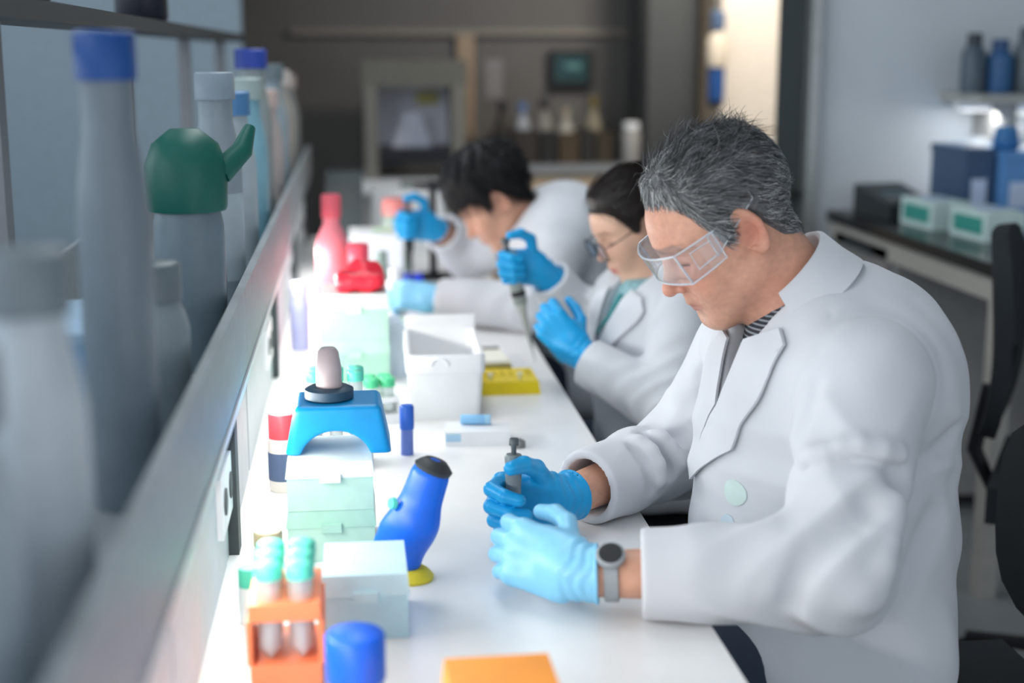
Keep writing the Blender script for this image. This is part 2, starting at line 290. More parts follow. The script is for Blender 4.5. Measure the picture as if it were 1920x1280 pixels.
# ------------------------------------------------------------------ office chairs
def office_chair(label, loc, rz, back_h=.50, seat_z=.48):
    t = thing('office_chair', label, 'chair', loc, rz, 'black office chairs')
    f = lambda q: rbx(q, (0, 0, 0), (.235, .23, .045), .04)
    b = BM(); bx(b, (-.23, -.22, seat_z-.05), (.23, .22, seat_z+.03)); obj('seat', b, mat('black_fabric', '#1b2126', .85, bump=.3, bscale=600), t, smooth=True, bevel=.035, seg=3)
    # hollow backrest ring: back shell with an oval opening low down
    b = BM(); n = 28; rings = []
    for (w, h, zc, yo) in ((.22, back_h/2, 0, .20), (.215, back_h/2-.005, 0, .235), (.10, .06, -.10, .235), (.10, .06, -.10, .20)):
        ring = []
        for i in range(n):
            a = 2*math.pi*i/n; c, s = math.cos(a), math.sin(a); k = (abs(c)**4+abs(s)**4)**-.25
            x, z = w*c*k, h*s*k+zc; ring.append(b.verts.new((x, yo+.25*x*x*-1+.03*(z/.25)**2, seat_z+.10+back_h/2+z)))
        rings.append(ring)
    for i in range(4):
        p, q = rings[i], rings[(i+1) % 4]
        for k in range(n): b.faces.new((p[k], p[(k+1) % n], q[(k+1) % n], q[k]))
    obj('backrest', b, mat('black_fabric', '#1b2126', .85), t, smooth=50)
    b = BM(); tube(b, [(0, .0, seat_z-.06), (0, .22, seat_z-.05), (0, .27, seat_z+.05), (0, .245, seat_z+.2)], .018); obj('back_bracket', b, M_black, t, smooth=True)
    b = BM(); lathe(b, [(.05, .07), (.045, .12), (.028, .13), (.028, seat_z-.06)], n=16); obj('gas_column', b, M_black, t, smooth=True)
    for k in range(5):
        a = 2*math.pi*k/5; b = BM(); tube(b, [(.03*math.cos(a), .03*math.sin(a), .10), (.28*math.cos(a), .28*math.sin(a), .065)], [.022, .014]); l = obj('base_arm', b, M_black, t, smooth=True)
        b = BM(); lathe(b, [(.028, -.012), (.03, 0), (.028, .012)], n=14, M=Matrix.Translation((.28*math.cos(a), .28*math.sin(a), .03)) @ Matrix.Rotation(a, 4, 'Z') @ Matrix.Rotation(math.radians(90), 4, 'X')); obj('castor', b, M_black, l, smooth=True)
    return t
# ------------------------------------------------------------------ sculpting with distance fields
F32 = np.float32
def A(*v): return np.array(v if len(v) > 1 else v[0], dtype=F32)
def smin(a, b, k):
    h = np.clip(.5+.5*(b-a)/k, 0, 1); return b+(a-b)*h-k*h*(1-h)
def smax(a, b, k): return -smin(-a, -b, k)
def rcone(p, a, b, r1, r2):
    a = A(a); ba = A(b)-a; pa = p-a; t = np.clip(pa@ba/max(float(ba@ba), 1e-9), 0, 1)
    return np.linalg.norm(pa-t[:, None]*ba, axis=1)-(r1+(r2-r1)*t)
def ell(p, c, r, R=None):
    q = p-A(c)
    if R is not None: q = q@R.astype(F32)
    r = A(r); k0 = np.linalg.norm(q/r, axis=1); k1 = np.linalg.norm(q/(r*r), axis=1)
    return k0*(k0-1)/np.maximum(k1, 1e-6)
def rbx(p, c, h, r, R=None):
    q = p-A(c)
    if R is not None: q = q@R.astype(F32)
    q = np.abs(q)-(A(h)-r); return np.linalg.norm(np.maximum(q, 0), axis=1)+np.minimum(q.max(axis=1), 0)-r
def chain(p, pts, rs, k):
    d = None
    for i in range(len(pts)-1):
        e = rcone(p, pts[i], pts[i+1], rs[i], rs[i+1]); d = e if d is None else smin(d, e, k)
    return d
def nrm(v): v = np.array(v, float); return v/np.linalg.norm(v)
OFF = np.array([(i, j, k) for i in (0, 1) for j in (0, 1) for k in (0, 1)])
EDG = [(a, b) for a in range(8) for b in range(a+1, 8) if abs(OFF[a]-OFF[b]).sum() == 1]
def extract(f, lo, hi, h, marg=1.35):
    """sparse surface nets: verts, quads"""
    lo = np.array(lo, float); s = 8*h; n = np.ceil((np.array(hi)-lo)/s).astype(int)
    idx = np.stack(np.meshgrid(*[np.arange(m) for m in n], indexing='ij'), -1).reshape(-1, 3)
    for lv in range(4):
        d = f((lo+(idx+.5)*s).astype(F32)); idx = idx[np.abs(d) < s*.87*marg+.002]
        if lv < 3: idx = (idx[:, None]*2+OFF[None]).reshape(-1, 3); s /= 2
    big = (n*8+3).astype(np.int64)
    key = lambda q: ((q[..., 0]+1)*big[1]+(q[..., 1]+1))*big[2]+(q[..., 2]+1)
    ck = key(idx[:, None]+OFF[None]); u, inv = np.unique(ck, return_inverse=True); inv = inv.reshape(ck.shape)
    z = u % big[2]-1; y = (u//big[2]) % big[1]-1; x = u//(big[1]*big[2])-1
    val = f((lo+np.stack([x, y, z], 1)*h).astype(F32)); V = val[inv]
    neg = V < 0; act = neg.any(1) & ~neg.all(1); idx = idx[act]; V = V[act]
    acc = np.zeros((len(idx), 3)); cnt = np.zeros(len(idx))
    for a, b in EDG:
        va, vb = V[:, a], V[:, b]; c = (va < 0) != (vb < 0); t = np.where(c, va/np.where(c, va-vb, 1), 0)
        acc += np.where(c[:, None], OFF[a]+t[:, None]*(OFF[b]-OFF[a]), 0); cnt += c
    P = lo+(idx+acc/cnt[:, None])*h
    k = key(idx); od = np.argsort(k); ks = k[od]
    def find(q):
        kk = key(q); i = np.clip(np.searchsorted(ks, kk), 0, len(ks)-1); return np.where(ks[i] == kk, od[i], -1)
    Q = []
    for ax, (b_, c_) in ((0, (1, 2)), (1, (2, 0)), (2, (0, 1))):
        e = np.zeros(3, int); e[ax] = 1; ci = int(e[0]*4+e[1]*2+e[2])
        v0, v1 = V[:, 0], V[:, ci]; m = (v0 < 0) != (v1 < 0); I = np.nonzero(m)[0]
        eb = np.zeros(3, int); eb[b_] = 1; ec = np.zeros(3, int); ec[c_] = 1
        q = np.stack([I, find(idx[I]-eb), find(idx[I]-eb-ec), find(idx[I]-ec)], 1); ok = (q >= 0).all(1); q = q[ok]
        fl = v0[I][ok] < 0
        q[~fl] = q[~fl][:, ::-1]; Q.append(q)
    return P, np.concatenate(Q)
def mesh_from(name, P, Q):
    me = bpy.data.meshes.new(name); me.vertices.add(len(P)); me.vertices.foreach_set('co', P.astype(F32).ravel())
    me.loops.add(Q.size); me.loops.foreach_set('vertex_index', Q.astype(np.int32).ravel())
    me.polygons.add(len(Q)); w = Q.shape[1]; me.polygons.foreach_set('loop_start', np.arange(0, Q.size, w, dtype=np.int32))
    me.update(calc_edges=True); me.validate(); return me
def sculpt(name, f, lo, hi, h, m, parent=None, colf=None, marg=1.35):
    P, Q = extract(f, lo, hi, h, marg); me = mesh_from(name, P, Q)
    if colf is not None:
        c = np.ones((len(P), 4), F32); c[:, :3] = colf(P); a = me.color_attributes.new('Col', 'FLOAT_COLOR', 'POINT'); a.data.foreach_set('color', c.ravel())
    return raw(name, me, m, parent)
def march(f, o, d, off=0., n=40):
    o = np.array(o, float); t = np.zeros(len(o))
    for _ in range(n): t += np.clip(f((o+t[:, None]*d).astype(F32))-off, -.05, .08)*.8
    return o+t[:, None]*d
def drape(name, f, poly, O, U, Vv, N, off, thick, m, parent, res=.006, start=.35):
    """a flat cloth outline (u, v) laid onto surface f along -N, given its own thickness"""
    O, U, Vv, N = [np.array(q, float) for q in (O, U, Vv, N)]
    bm = BM(); vs = [bm.verts.new((u, v, 0)) for u, v in poly]; fa = bm.faces.new(vs); bmesh.ops.triangulate(bm, faces=[fa])
    xs = [p[0] for p in poly]; ys = [p[1] for p in poly]
    for ax, (l, h_) in enumerate(((min(xs), max(xs)), (min(ys), max(ys)))):
        t = math.floor(l/res)*res+res
        while t < h_:
            co = Vector((t, 0, 0)) if ax == 0 else Vector((0, t, 0)); no = Vector((1, 0, 0)) if ax == 0 else Vector((0, 1, 0))
            bmesh.ops.bisect_plane(bm, geom=bm.verts[:]+bm.edges[:]+bm.faces[:], plane_co=co, plane_no=no); t += res
    bmesh.ops.triangulate(bm, faces=[q for q in bm.faces if len(q.verts) > 4])
    q = np.array([(v.co.x, v.co.y) for v in bm.verts]); st = O+q[:, :1]*U+q[:, 1:]*Vv+N*start
    inn = march(f, st, -N, off); out = march(f, st, -N, off+thick)
    bv = bm.verts[:]; fs = bm.faces[:]; be = [e for e in bm.edges if len(e.link_faces) == 1]
    for v, p in zip(bv, out): v.co = p
    nv = {v: bm.verts.new(p) for v, p in zip(bv, inn)}
    for g in fs: bm.faces.new([nv[v] for v in reversed(g.verts)])
    for e in be:
        a, b = e.verts
        try: bm.faces.new((a, b, nv[b], nv[a]))
        except ValueError: pass
    return obj(name, bm, m, parent, smooth=60)
# ------------------------------------------------------------------ hands
FING = [(.030, .094, (.043, .027, .022), .0094), (.0095, .098, (.047, .031, .023), .0096), (-.0105, .094, (.044, .029, .023), .0092), (-.029, .086, (.034, .021, .020), .0082)]
def hand(Wp, d, n, side, curls, thumb, sc=1., infl=0., spread=.05):
    d = nrm(d); n = np.array(n, float); n = nrm(n-d*(n@d)); s = np.cross(d, n)*(1 if side == 'R' else -1); Wp = np.array(Wp, float)
    segs = []; tips = []
    for i, (so, do, ln, r) in enumerate(FING):
        p = Wp+(s*so+d*do-n*.002)*sc; ang = 0.; sp = spread*(1.5-i)
        db = nrm(d*math.cos(sp)+s*math.sin(sp)); c = curls[i] if hasattr(curls[0], '__len__') else curls
        pts = [p]
        for k in range(3):
            ang += math.radians(c[k]); v = db*math.cos(ang)+n*math.sin(ang); p = p+v*ln[k]*sc; pts.append(p)
        segs.append((pts, [r*sc+infl, r*.97*sc+infl, r*.9*sc+infl, r*.8*sc+infl])); tips.append(p)
    (t0, t1, t2) = thumb; p = Wp+(d*.028+s*.030+n*.008)*sc; tp = [p]
    for v, l in zip((t0, t1, t2), (.046, .034, .029)):
        p = p+nrm(d*v[0]+s*v[1]+n*v[2])*l*sc; tp.append(p)
    R = np.stack([d, s, n], 1)
    def f(q):
        a = rbx(q, Wp+d*.052*sc, ((.046*sc+infl), .041*sc+infl, .0145*sc+infl), .013*sc+infl, R)
        a = smin(a, rcone(q, Wp+(d*.0+n*.0)*sc, Wp+d*.03*sc, .024*sc+infl, .026*sc+infl), .02)
        a = smin(a, rcone(q, Wp+(d*.02+s*.024+n*.008)*sc, Wp+(d*.055+s*.03+n*.006)*sc, .017*sc+infl, .012*sc+infl), .012)
        for so, do, _, _ in FING: a = smin(a, rcone(q, Wp+(s*so*.55+d*.035-n*.004)*sc, Wp+(s*so+d*do-n*.004)*sc, .010*sc+infl, .0108*sc+infl), .008)
        g = None
        for pts, rs in segs:
            e = chain(q, pts, rs, .003); g = e if g is None else smin(g, e, .0018)
        a = smin(a, g, .006)
        return smin(a, chain(q, tp, [.0135*sc+infl, .0112*sc+infl, .0105*sc+infl, .0085*sc+infl], .004), .007)
    f.frame = (Wp, d, n, s); f.tips = tips; f.thumb = tp[-1]; f.segs = segs; return f
def glove(name, hd, back, parent, m, h=.0022, length=.05, r0=.032, r1=.037):
    """blue nitrile glove: the inflated hand plus a rolled cuff running back along the forearm"""
    Wp, d, n, s = hd.frame; bk = nrm(back); e = Wp+bk*length
    R = np.stack([bk, np.cross(bk, nrm(np.cross(n, bk))), nrm(np.cross(n, bk))], 1)
    def f(q):
        a = smin(hd(q), rcone(q, Wp+d*.01, e, r0, r1), .014)
        t = (q-A(e))@A(bk); pr = q-A(Wp)
        lat = pr@A(s); lon = pr@A(d)
        a = a+.0009*np.sin(lon*420+1.6*np.sin(lat*140))*np.exp(-((lon+.01)/.03)**2)
        a = smax(a, t, .003)
        ring = np.sqrt((np.linalg.norm((q-A(e))-t[:, None]*A(bk), axis=1)-r1)**2+t*t)-.0022
        a = smax(a, -rcone(q, Wp+bk*(length*.35), e+bk*.02, r1-.0085, r1-.0070), .002)
        return np.minimum(a, ring)
    c = Wp+d*.07; lo = np.minimum(c-.125, e-.05); hi = np.maximum(c+.125, e+.05)
    return sculpt(name, f, lo, hi, h, m, parent)
# ------------------------------------------------------------------ head (x = its left, y = forward, z = up, metres)
def head_base(q, fat=1.):
    ax = np.abs(q[:, 0]); qm = np.stack([ax, q[:, 1], q[:, 2]], 1)
    d = ell(q, (0, -.010, .044), (.0755, .0985, .080))
    d = smin(d, ell(q, (0, .018, .030), (.066, .076, .072)), .03)
    d = smin(d, ell(q, (0, .036, -.036), (.054*fat, .058, .066)), .03)
    jaw = rcone(qm, (.046*fat, .006, -.052), (.017, .070, -.093), .017*fat, .0175)
    d = smin(d, jaw, .045)
    d = smin(d, ell(q, (0, .077, -.096), (.022, .0185, .017)), .018)
    d = smin(d, rcone(qm, (.046, .058, -.010), (.060, .018, -.002), .017, .012), .025)
    d = smin(d, ell(qm, (.030, .066, -.036), (.026*fat, .024, .028)), .02)
    d = smin(d, rcone(qm, (.006, .0845, .034), (.044, .066, .034), .0095, .0085), .014)
    return d
def head_full(q, o):
    fat = o.get('fat', 1.); ax = np.abs(q[:, 0]); qm = np.stack([ax, q[:, 1], q[:, 2]], 1)
    d = head_base(q, fat)
    d = smax(d, -ell(qm, (.031, .098, .009), (.019, .020, .0125)), .014)           # sockets
    lid = rcone(qm, (.0225, .0745, .008), (.0385, .0690, .008), .0125, .0120)
    d = smin(d, lid, .003)
    # lid slit and lower-lid fold
    d = smax(d, -rcone(qm, (.021, .0865, .0045), (.031, .0885, .0015), .0012, .0014), .0015)
    d = smax(d, -rcone(qm, (.031, .0885, .0015), (.0425, .0800, .0045), .0014, .0012), .0015)
    n = o.get('nose', 1.)
    br = rcone(q, (0, .083, .022), (0, .0835+.0265*n, -.020), .0075, .0100*n)
    d = smin(d, br, .012)
    d = smin(d, ell(q, (0, .085+.026*n, -.0245), (.0108*n, .0115, .0095)), .007)
    d = smin(d, ell(qm, (.0120*n, .097, -.0285), (.0072, .0105, .0078)), .005)
    d = smax(d, -ell(qm, (.0062*n, .104, -.0375), (.0040, .0065, .0042)), .003)
    d = smin(d, rcone(q, (0, .094, -.040), (0, .0955, -.052), .006, .007), .010)
    lf = o.get('lips', 1.)
    d = smin(d, rcone(qm, (.003, .0965, -.0575), (.021, .0870, -.0615), .0065*lf, .0035), .006)
    d = smin(d, rcone(qm, (0, .0940, -.0685), (.018, .0870, -.0655), .0070*lf, .0038), .006)
    d = smax(d, -rcone(qm, (0, .1030, -.0630), (.024, .0910, -.0635), .0014, .0010), .0025)
    d = smax(d, -ell(q, (0, .099, -.0815), (.016, .006, .005)), .010)
    if o.get('fold'):   # nasolabial fold, crow lines
        d = smax(d, -rcone(qm, (.0165, .0985, -.028), (.0315, .0845, -.060), .0012, .0008), .006)
        d = smax(d, -rcone(qm, (.0465, .0660, .002), (.0550, .0540, -.004), .0012, .0008), .003)
    # ears
    er = o.get('ear', 1.); ey = .0; c = (.0755, -.006, .004)
    M = np.array(Matrix.Rotation(math.radians(22), 3, 'Z') @ Matrix.Rotation(math.radians(-12), 3, 'X'))
    e = (qm-A(c))@M.astype(F32)                  # ear frame: x out, y forward, z up
    ey_, ez_ = e[:, 1]/(.0185*er), (e[:, 2]-.002)/(.0315*er)
    tp = 1-.20*np.clip(-ez_, 0, 1); rad = np.sqrt((ey_/tp)**2+ez_**2)
    plate = np.maximum((rad-1)*.018*er, np.abs(e[:, 0]-.001)-.003)
    helix = np.sqrt(((rad-.90)*.019*er)**2+(e[:, 0]-.0070)**2)-.0040
    helix = np.where((ey_ > .35) & (ez_ < .25) & (ez_ > -.55), helix+.004, helix)
    anti = np.sqrt(((np.sqrt(((e[:, 1]+.002)/.010)**2+((e[:, 2]-.002)/.019)**2)-1)*.010)**2+(e[:, 0]-.0055)**2)-.0030
    anti = np.where(e[:, 1] > .004, anti+.004, anti)
    lobe = ell(e, (.003, .005, -.026*er), (.0045, .0085, .0095)); trag = ell(e, (.002, .0125, -.002), (.005, .0045, .007))
    ear = smin(smin(plate, helix, .003), smin(anti, smin(lobe, trag, .003), .002), .003)
    ear = smax(ear, -ell(e, (.009, .003, -.004), (.0115, .0095, .0140)), .003)
    root = ell(e, (-.006, .006, .0), (.011, .012, .024))
    return smin(d, smin(ear, root, .006), .005)
def head_frame(yaw, pitch, roll=0.):
    """columns: left, forward, up. yaw 0 looks along -X; + turns toward the camera (-Y)"""
    y = math.radians(yaw); p = math.radians(pitch); r = math.radians(roll)
    f0 = np.array((-math.cos(y), -math.sin(y), 0)); l = np.array((math.sin(y), -math.cos(y), 0)); u0 = np.array((0, 0, 1.))
    f = f0*math.cos(p)-u0*math.sin(p); u = u0*math.cos(p)+f0*math.sin(p)
    l2 = l*math.cos(r)+u*math.sin(r); u2 = u*math.cos(r)-l*math.sin(r)
    return np.stack([l2, f, u2], 1)
def skin_col(q, o):
    """skin pigment in head coordinates, plus painted nostril shade"""
    base = np.array(lin(o['skin'])); red = np.array(lin(o['red'])); lip = np.array(lin(o['lip'])); c = np.tile(base, (len(q), 1))
    ax = np.abs(q[:, 0])
    def mix(w, col): c[:] = c*(1-w[:, None])+np.array(col)*w[:, None]
    g = lambda cx, cy, cz, r: np.exp(-((ax-cx)**2+(q[:, 1]-cy)**2+(q[:, 2]-cz)**2)/r**2)
    rr = o.get('redness', .5)
    mix(rr*g(.035, .075, -.02, .030), red); mix(rr*g(0, .11, -.022, .020), red); mix(rr*1.1*np.clip(g(.082, -.006, .004, .030), 0, 1), red)
    mix(rr*.8*g(.04, .0, -.09, .05), red); mix(rr*.5*g(.02, .09, .055, .04), red)
    if o.get('stubble'): mix(.40*np.clip(g(.0, .085, -.075, .042)+g(.04, .04, -.08, .03), 0, 1), lin('#8f6f64'))
    nz = np.sin(q[:, 0]*310+2*np.sin(q[:, 2]*190))*np.sin(q[:, 1]*270+2*np.sin(q[:, 0]*230))*np.sin(q[:, 2]*330+1.3*np.sin(q[:, 1]*170))
    c *= (1+o.get('mottle', .06)*nz)[:, None]
    lipw = np.exp(-(((q[:, 2]+.0635)/.0085)**2)**2-((ax/.0225)**2)**2)*(q[:, 1] > .082); mix(.8*lipw, lip)
    slit = np.exp(-(((q[:, 2]-.0025-.0*(ax-.031))/.0022)**2)-(((ax-.031)/.0115)**2)**4)*(q[:, 1] > .075); mix(.85*slit, lin('#1d1512'))
    brow = np.exp(-(((q[:, 2]-.0335-.10*(ax-.02)+ .9*np.clip(ax-.04, 0, 1))/.0042)**2)-(((ax-.031)/.0195)**2)**3)*(q[:, 1] > .055); mix(o.get('browk', .7)*brow, lin(o['brow']))
    mix(.8*np.exp(-((ax-.0062)**2+(q[:, 1]-.104)**2+(q[:, 2]+.037)**2)/.0042**2), lin('#3a1c16'))  # nostril hollows darkened, shade put into the vertex colour
    return c
def zline(y, tab): return np.interp(y, [t[0] for t in tab], [t[1] for t in tab]).astype(F32)
def hair_cap(q, o):
    zl = zline(q[:, 1], o['line']); s = q[:, 2]-zl; t = np.clip(s*.40, -.030, o['thick'](q))
    d = head_base(q, o.get('fat', 1.))
    if 'nape' in o: d = smin(d, rcone(q, o['nape'][0], o['nape'][1], o['nape'][2], o['nape'][2]*1.06), .022)
    return d-t
def strands(name, o, Rh, Oh, n, flow, m, parent, L=(.03, .05), r=.00045, steps=6, cols=None, lift=.25, seedf=None, sc=1.):
    """thousands of fine hairs rooted on the scalp, combed along flow(q)"""
    P, Q = extract(lambda q: hair_cap(q, o)+.004, (-.15, -.17, -.14), (.15, .17, .20), .006, 2.)
    s = P[:, 2]-zline(P[:, 1], o['line']); ok = s > .004
    if seedf is not None: ok &= seedf(P)
    P = P[ok]; R = P[rng.integers(0, len(P), n)]+rng.normal(0, .003, (n, 3))
    eps = .002
    def grad(p):
        g = np.stack([hair_cap((p+e).astype(F32), o)-hair_cap((p-e).astype(F32), o) for e in np.eye(3)*eps], 1)
        return g/np.maximum(np.linalg.norm(g, axis=1, keepdims=True), 1e-6)
    R = R-grad(R)*hair_cap(R.astype(F32), o)[:, None]-grad(R)*.004
    ln = rng.uniform(L[0], L[1], n)[:, None]/steps; pts = [R]; p = R; lf = (lift*rng.uniform(.3, 1.5, n))[:, None]
    jit = rng.normal(0, .16, (n, 3))
    for k in range(steps):
        g = grad(p); f = flow(p)+jit; f = f-g*(f*g).sum(1, keepdims=True); f /= np.maximum(np.linalg.norm(f, axis=1, keepdims=True), 1e-6)
        d = f+g*lf*(1 if k < 2 else .4)
        if k > 0: d = d+prev*.8
        d /= np.linalg.norm(d, axis=1, keepdims=True); prev = d; p = p+d*ln
        hc = hair_cap(p.astype(F32), o)[:, None]; p = p+g*np.clip(.0008-hc, 0, .01)*(1 if k else .3); pts.append(p)
    pts = np.stack(pts, 1); T = np.gradient(pts, axis=1); T /= np.maximum(np.linalg.norm(T, axis=2, keepdims=True), 1e-9)
    a = np.cross(T, np.array((.3, .2, .93))); a /= np.maximum(np.linalg.norm(a, axis=2, keepdims=True), 1e-9); b = np.cross(T, a)
    rad = (r*np.linspace(1, .35, steps+1))[None, :, None]*rng.uniform(.7, 1.3, n)[:, None, None]
    V = np.stack([pts+(a*math.cos(t)+b*math.sin(t))*rad for t in (0, 2.094, 4.189)], 2)      # n, s+1, 3, 3
    V = (V.reshape(-1, 3)*sc)@Rh.T+Oh
    base = (np.arange(n)*(steps+1)*3)[:, None, None]+(np.arange(steps)*3)[None, :, None]; k = np.arange(3)[None, None]
    Qd = np.stack([base+k, base+(k+1) % 3, base+3+(k+1) % 3, base+3+k], -1).reshape(-1, 4)
    me = mesh_from(name, V, Qd)
    c = np.array([lin(x) for x in cols])[rng.integers(0, len(cols), n)]*rng.uniform(.7, 1.25, (n, 1))
    c4 = np.ones((n, (steps+1)*3, 4), F32); c4[:, :, :3] = c[:, None]; at = me.color_attributes.new('Col', 'FLOAT_COLOR', 'POINT'); at.data.foreach_set('color', c4.ravel())
    return raw(name, me, m, parent)
# ------------------------------------------------------------------ people
M_skinA = mat('skin_weathered', attr='Col', rough=.42, sss=.10, bump=.15, bscale=700, var=.06, scale=90)
M_skinB = mat('skin_smooth', attr='Col', rough=.42, sss=.10, bump=.05, bscale=700, var=.02, scale=60)
M_hair = mat('hair_strands', attr='Col', rough=.42, var=.1); M_hairA = mat('hair_grey_base', '#626364', .6, var=.35, scale=140)
M_hairB = mat('hair_dark_brown', '#1c1512', .38, var=.25, scale=60); M_hairC = mat('hair_black', '#0e0e10', .5, var=.3, scale=60)
M_coat = mat('white_coat_cotton', '#cfd2d7', .82, var=.025, scale=8, bump=.10, bscale=900, sheen=.15)
M_seam = mat('coat_seam', '#c8cfda', .85)
M_glove = mat('blue_nitrile', '#0d9fdc', .38, var=.06, scale=60, bump=.08, bscale=250); M_glovep = mat('pale_blue_nitrile', '#86cbee', .4, var=.05, scale=60, bump=.08, bscale=250)
M_navy = mat('navy_trousers', '#2b3646', .9, bump=.2, bscale=500); M_shoe = mat('black_shoe_leather', '#1a1a1c', .4)
M_lens = clearmat('clear_goggle_plastic', '#fbfdff', .03, ior=1.22); M_rimclear = clearmat('clear_goggle_edge', '#f2f6fa', .45, ior=1.35)
M_metal = mat('gunmetal_rim', '#1f1d1f', .35)
MAN = dict(fat=1.10, nose=1.02, lips=.8, fold=True, ear=1.10, skin='#dba68c', red='#b96552', lip='#ad7268', redness=.55, stubble=True, mottle=.07, brow='#7d6b60', browk=.6,
           line=[(-.12, -.058), (-.08, -.055), (-.05, -.035), (-.03, .0), (-.015, .030), (.010, .030), (.018, .004), (.030, .004), (.042, .040), (.054, .074), (.066, .090), (.12, .098)],
           thick=lambda q: .0035+.0035*np.clip((q[:, 2]+.06)/.06, 0, 1)+.007*np.clip((q[:, 2]-.04)/.07, 0, 1)+.003*np.sin(q[:, 1]*95+3*np.sin(q[:, 0]*60))*np.clip((q[:, 2]-.06)/.05, 0, 1))
WOM = dict(fat=.93, nose=.82, lips=1.05, ear=.85, skin='#dcb298', red='#d08c78', lip='#c9706c', redness=.35, mottle=.02, brow='#4a362c', browk=.55,
           line=[(-.12, -.07), (-.07, -.065), (-.045, -.03), (-.025, .012), (-.012, .030), (.012, .026), (.022, .006), (.034, .008), (.046, .038), (.060, .064), (.075, .078), (.12, .086)],
           thick=lambda q: .010+.006*np.clip((q[:, 2]-.03)/.07, 0, 1))
FAR = dict(fat=1.0, nose=.95, lips=1., ear=1., skin='#d6a68c', red='#c4806c', lip='#b9736a', redness=.4, mottle=.03, brow='#1d1917', browk=.7,
           line=[(-.12, -.06), (-.07, -.055), (-.045, -.03), (-.028, .0), (-.012, .028), (.012, .026), (.020, .002), (.034, .006), (.046, .034), (.062, .050), (.12, .052)],
           thick=lambda q: .016+.022*np.clip((q[:, 2]-.02)/.07, 0, 1)+.006*np.sin(q[:, 0]*110+2*np.sin(q[:, 2]*80))*np.sin(q[:, 1]*120+2*np.sin(q[:, 0]*70)))

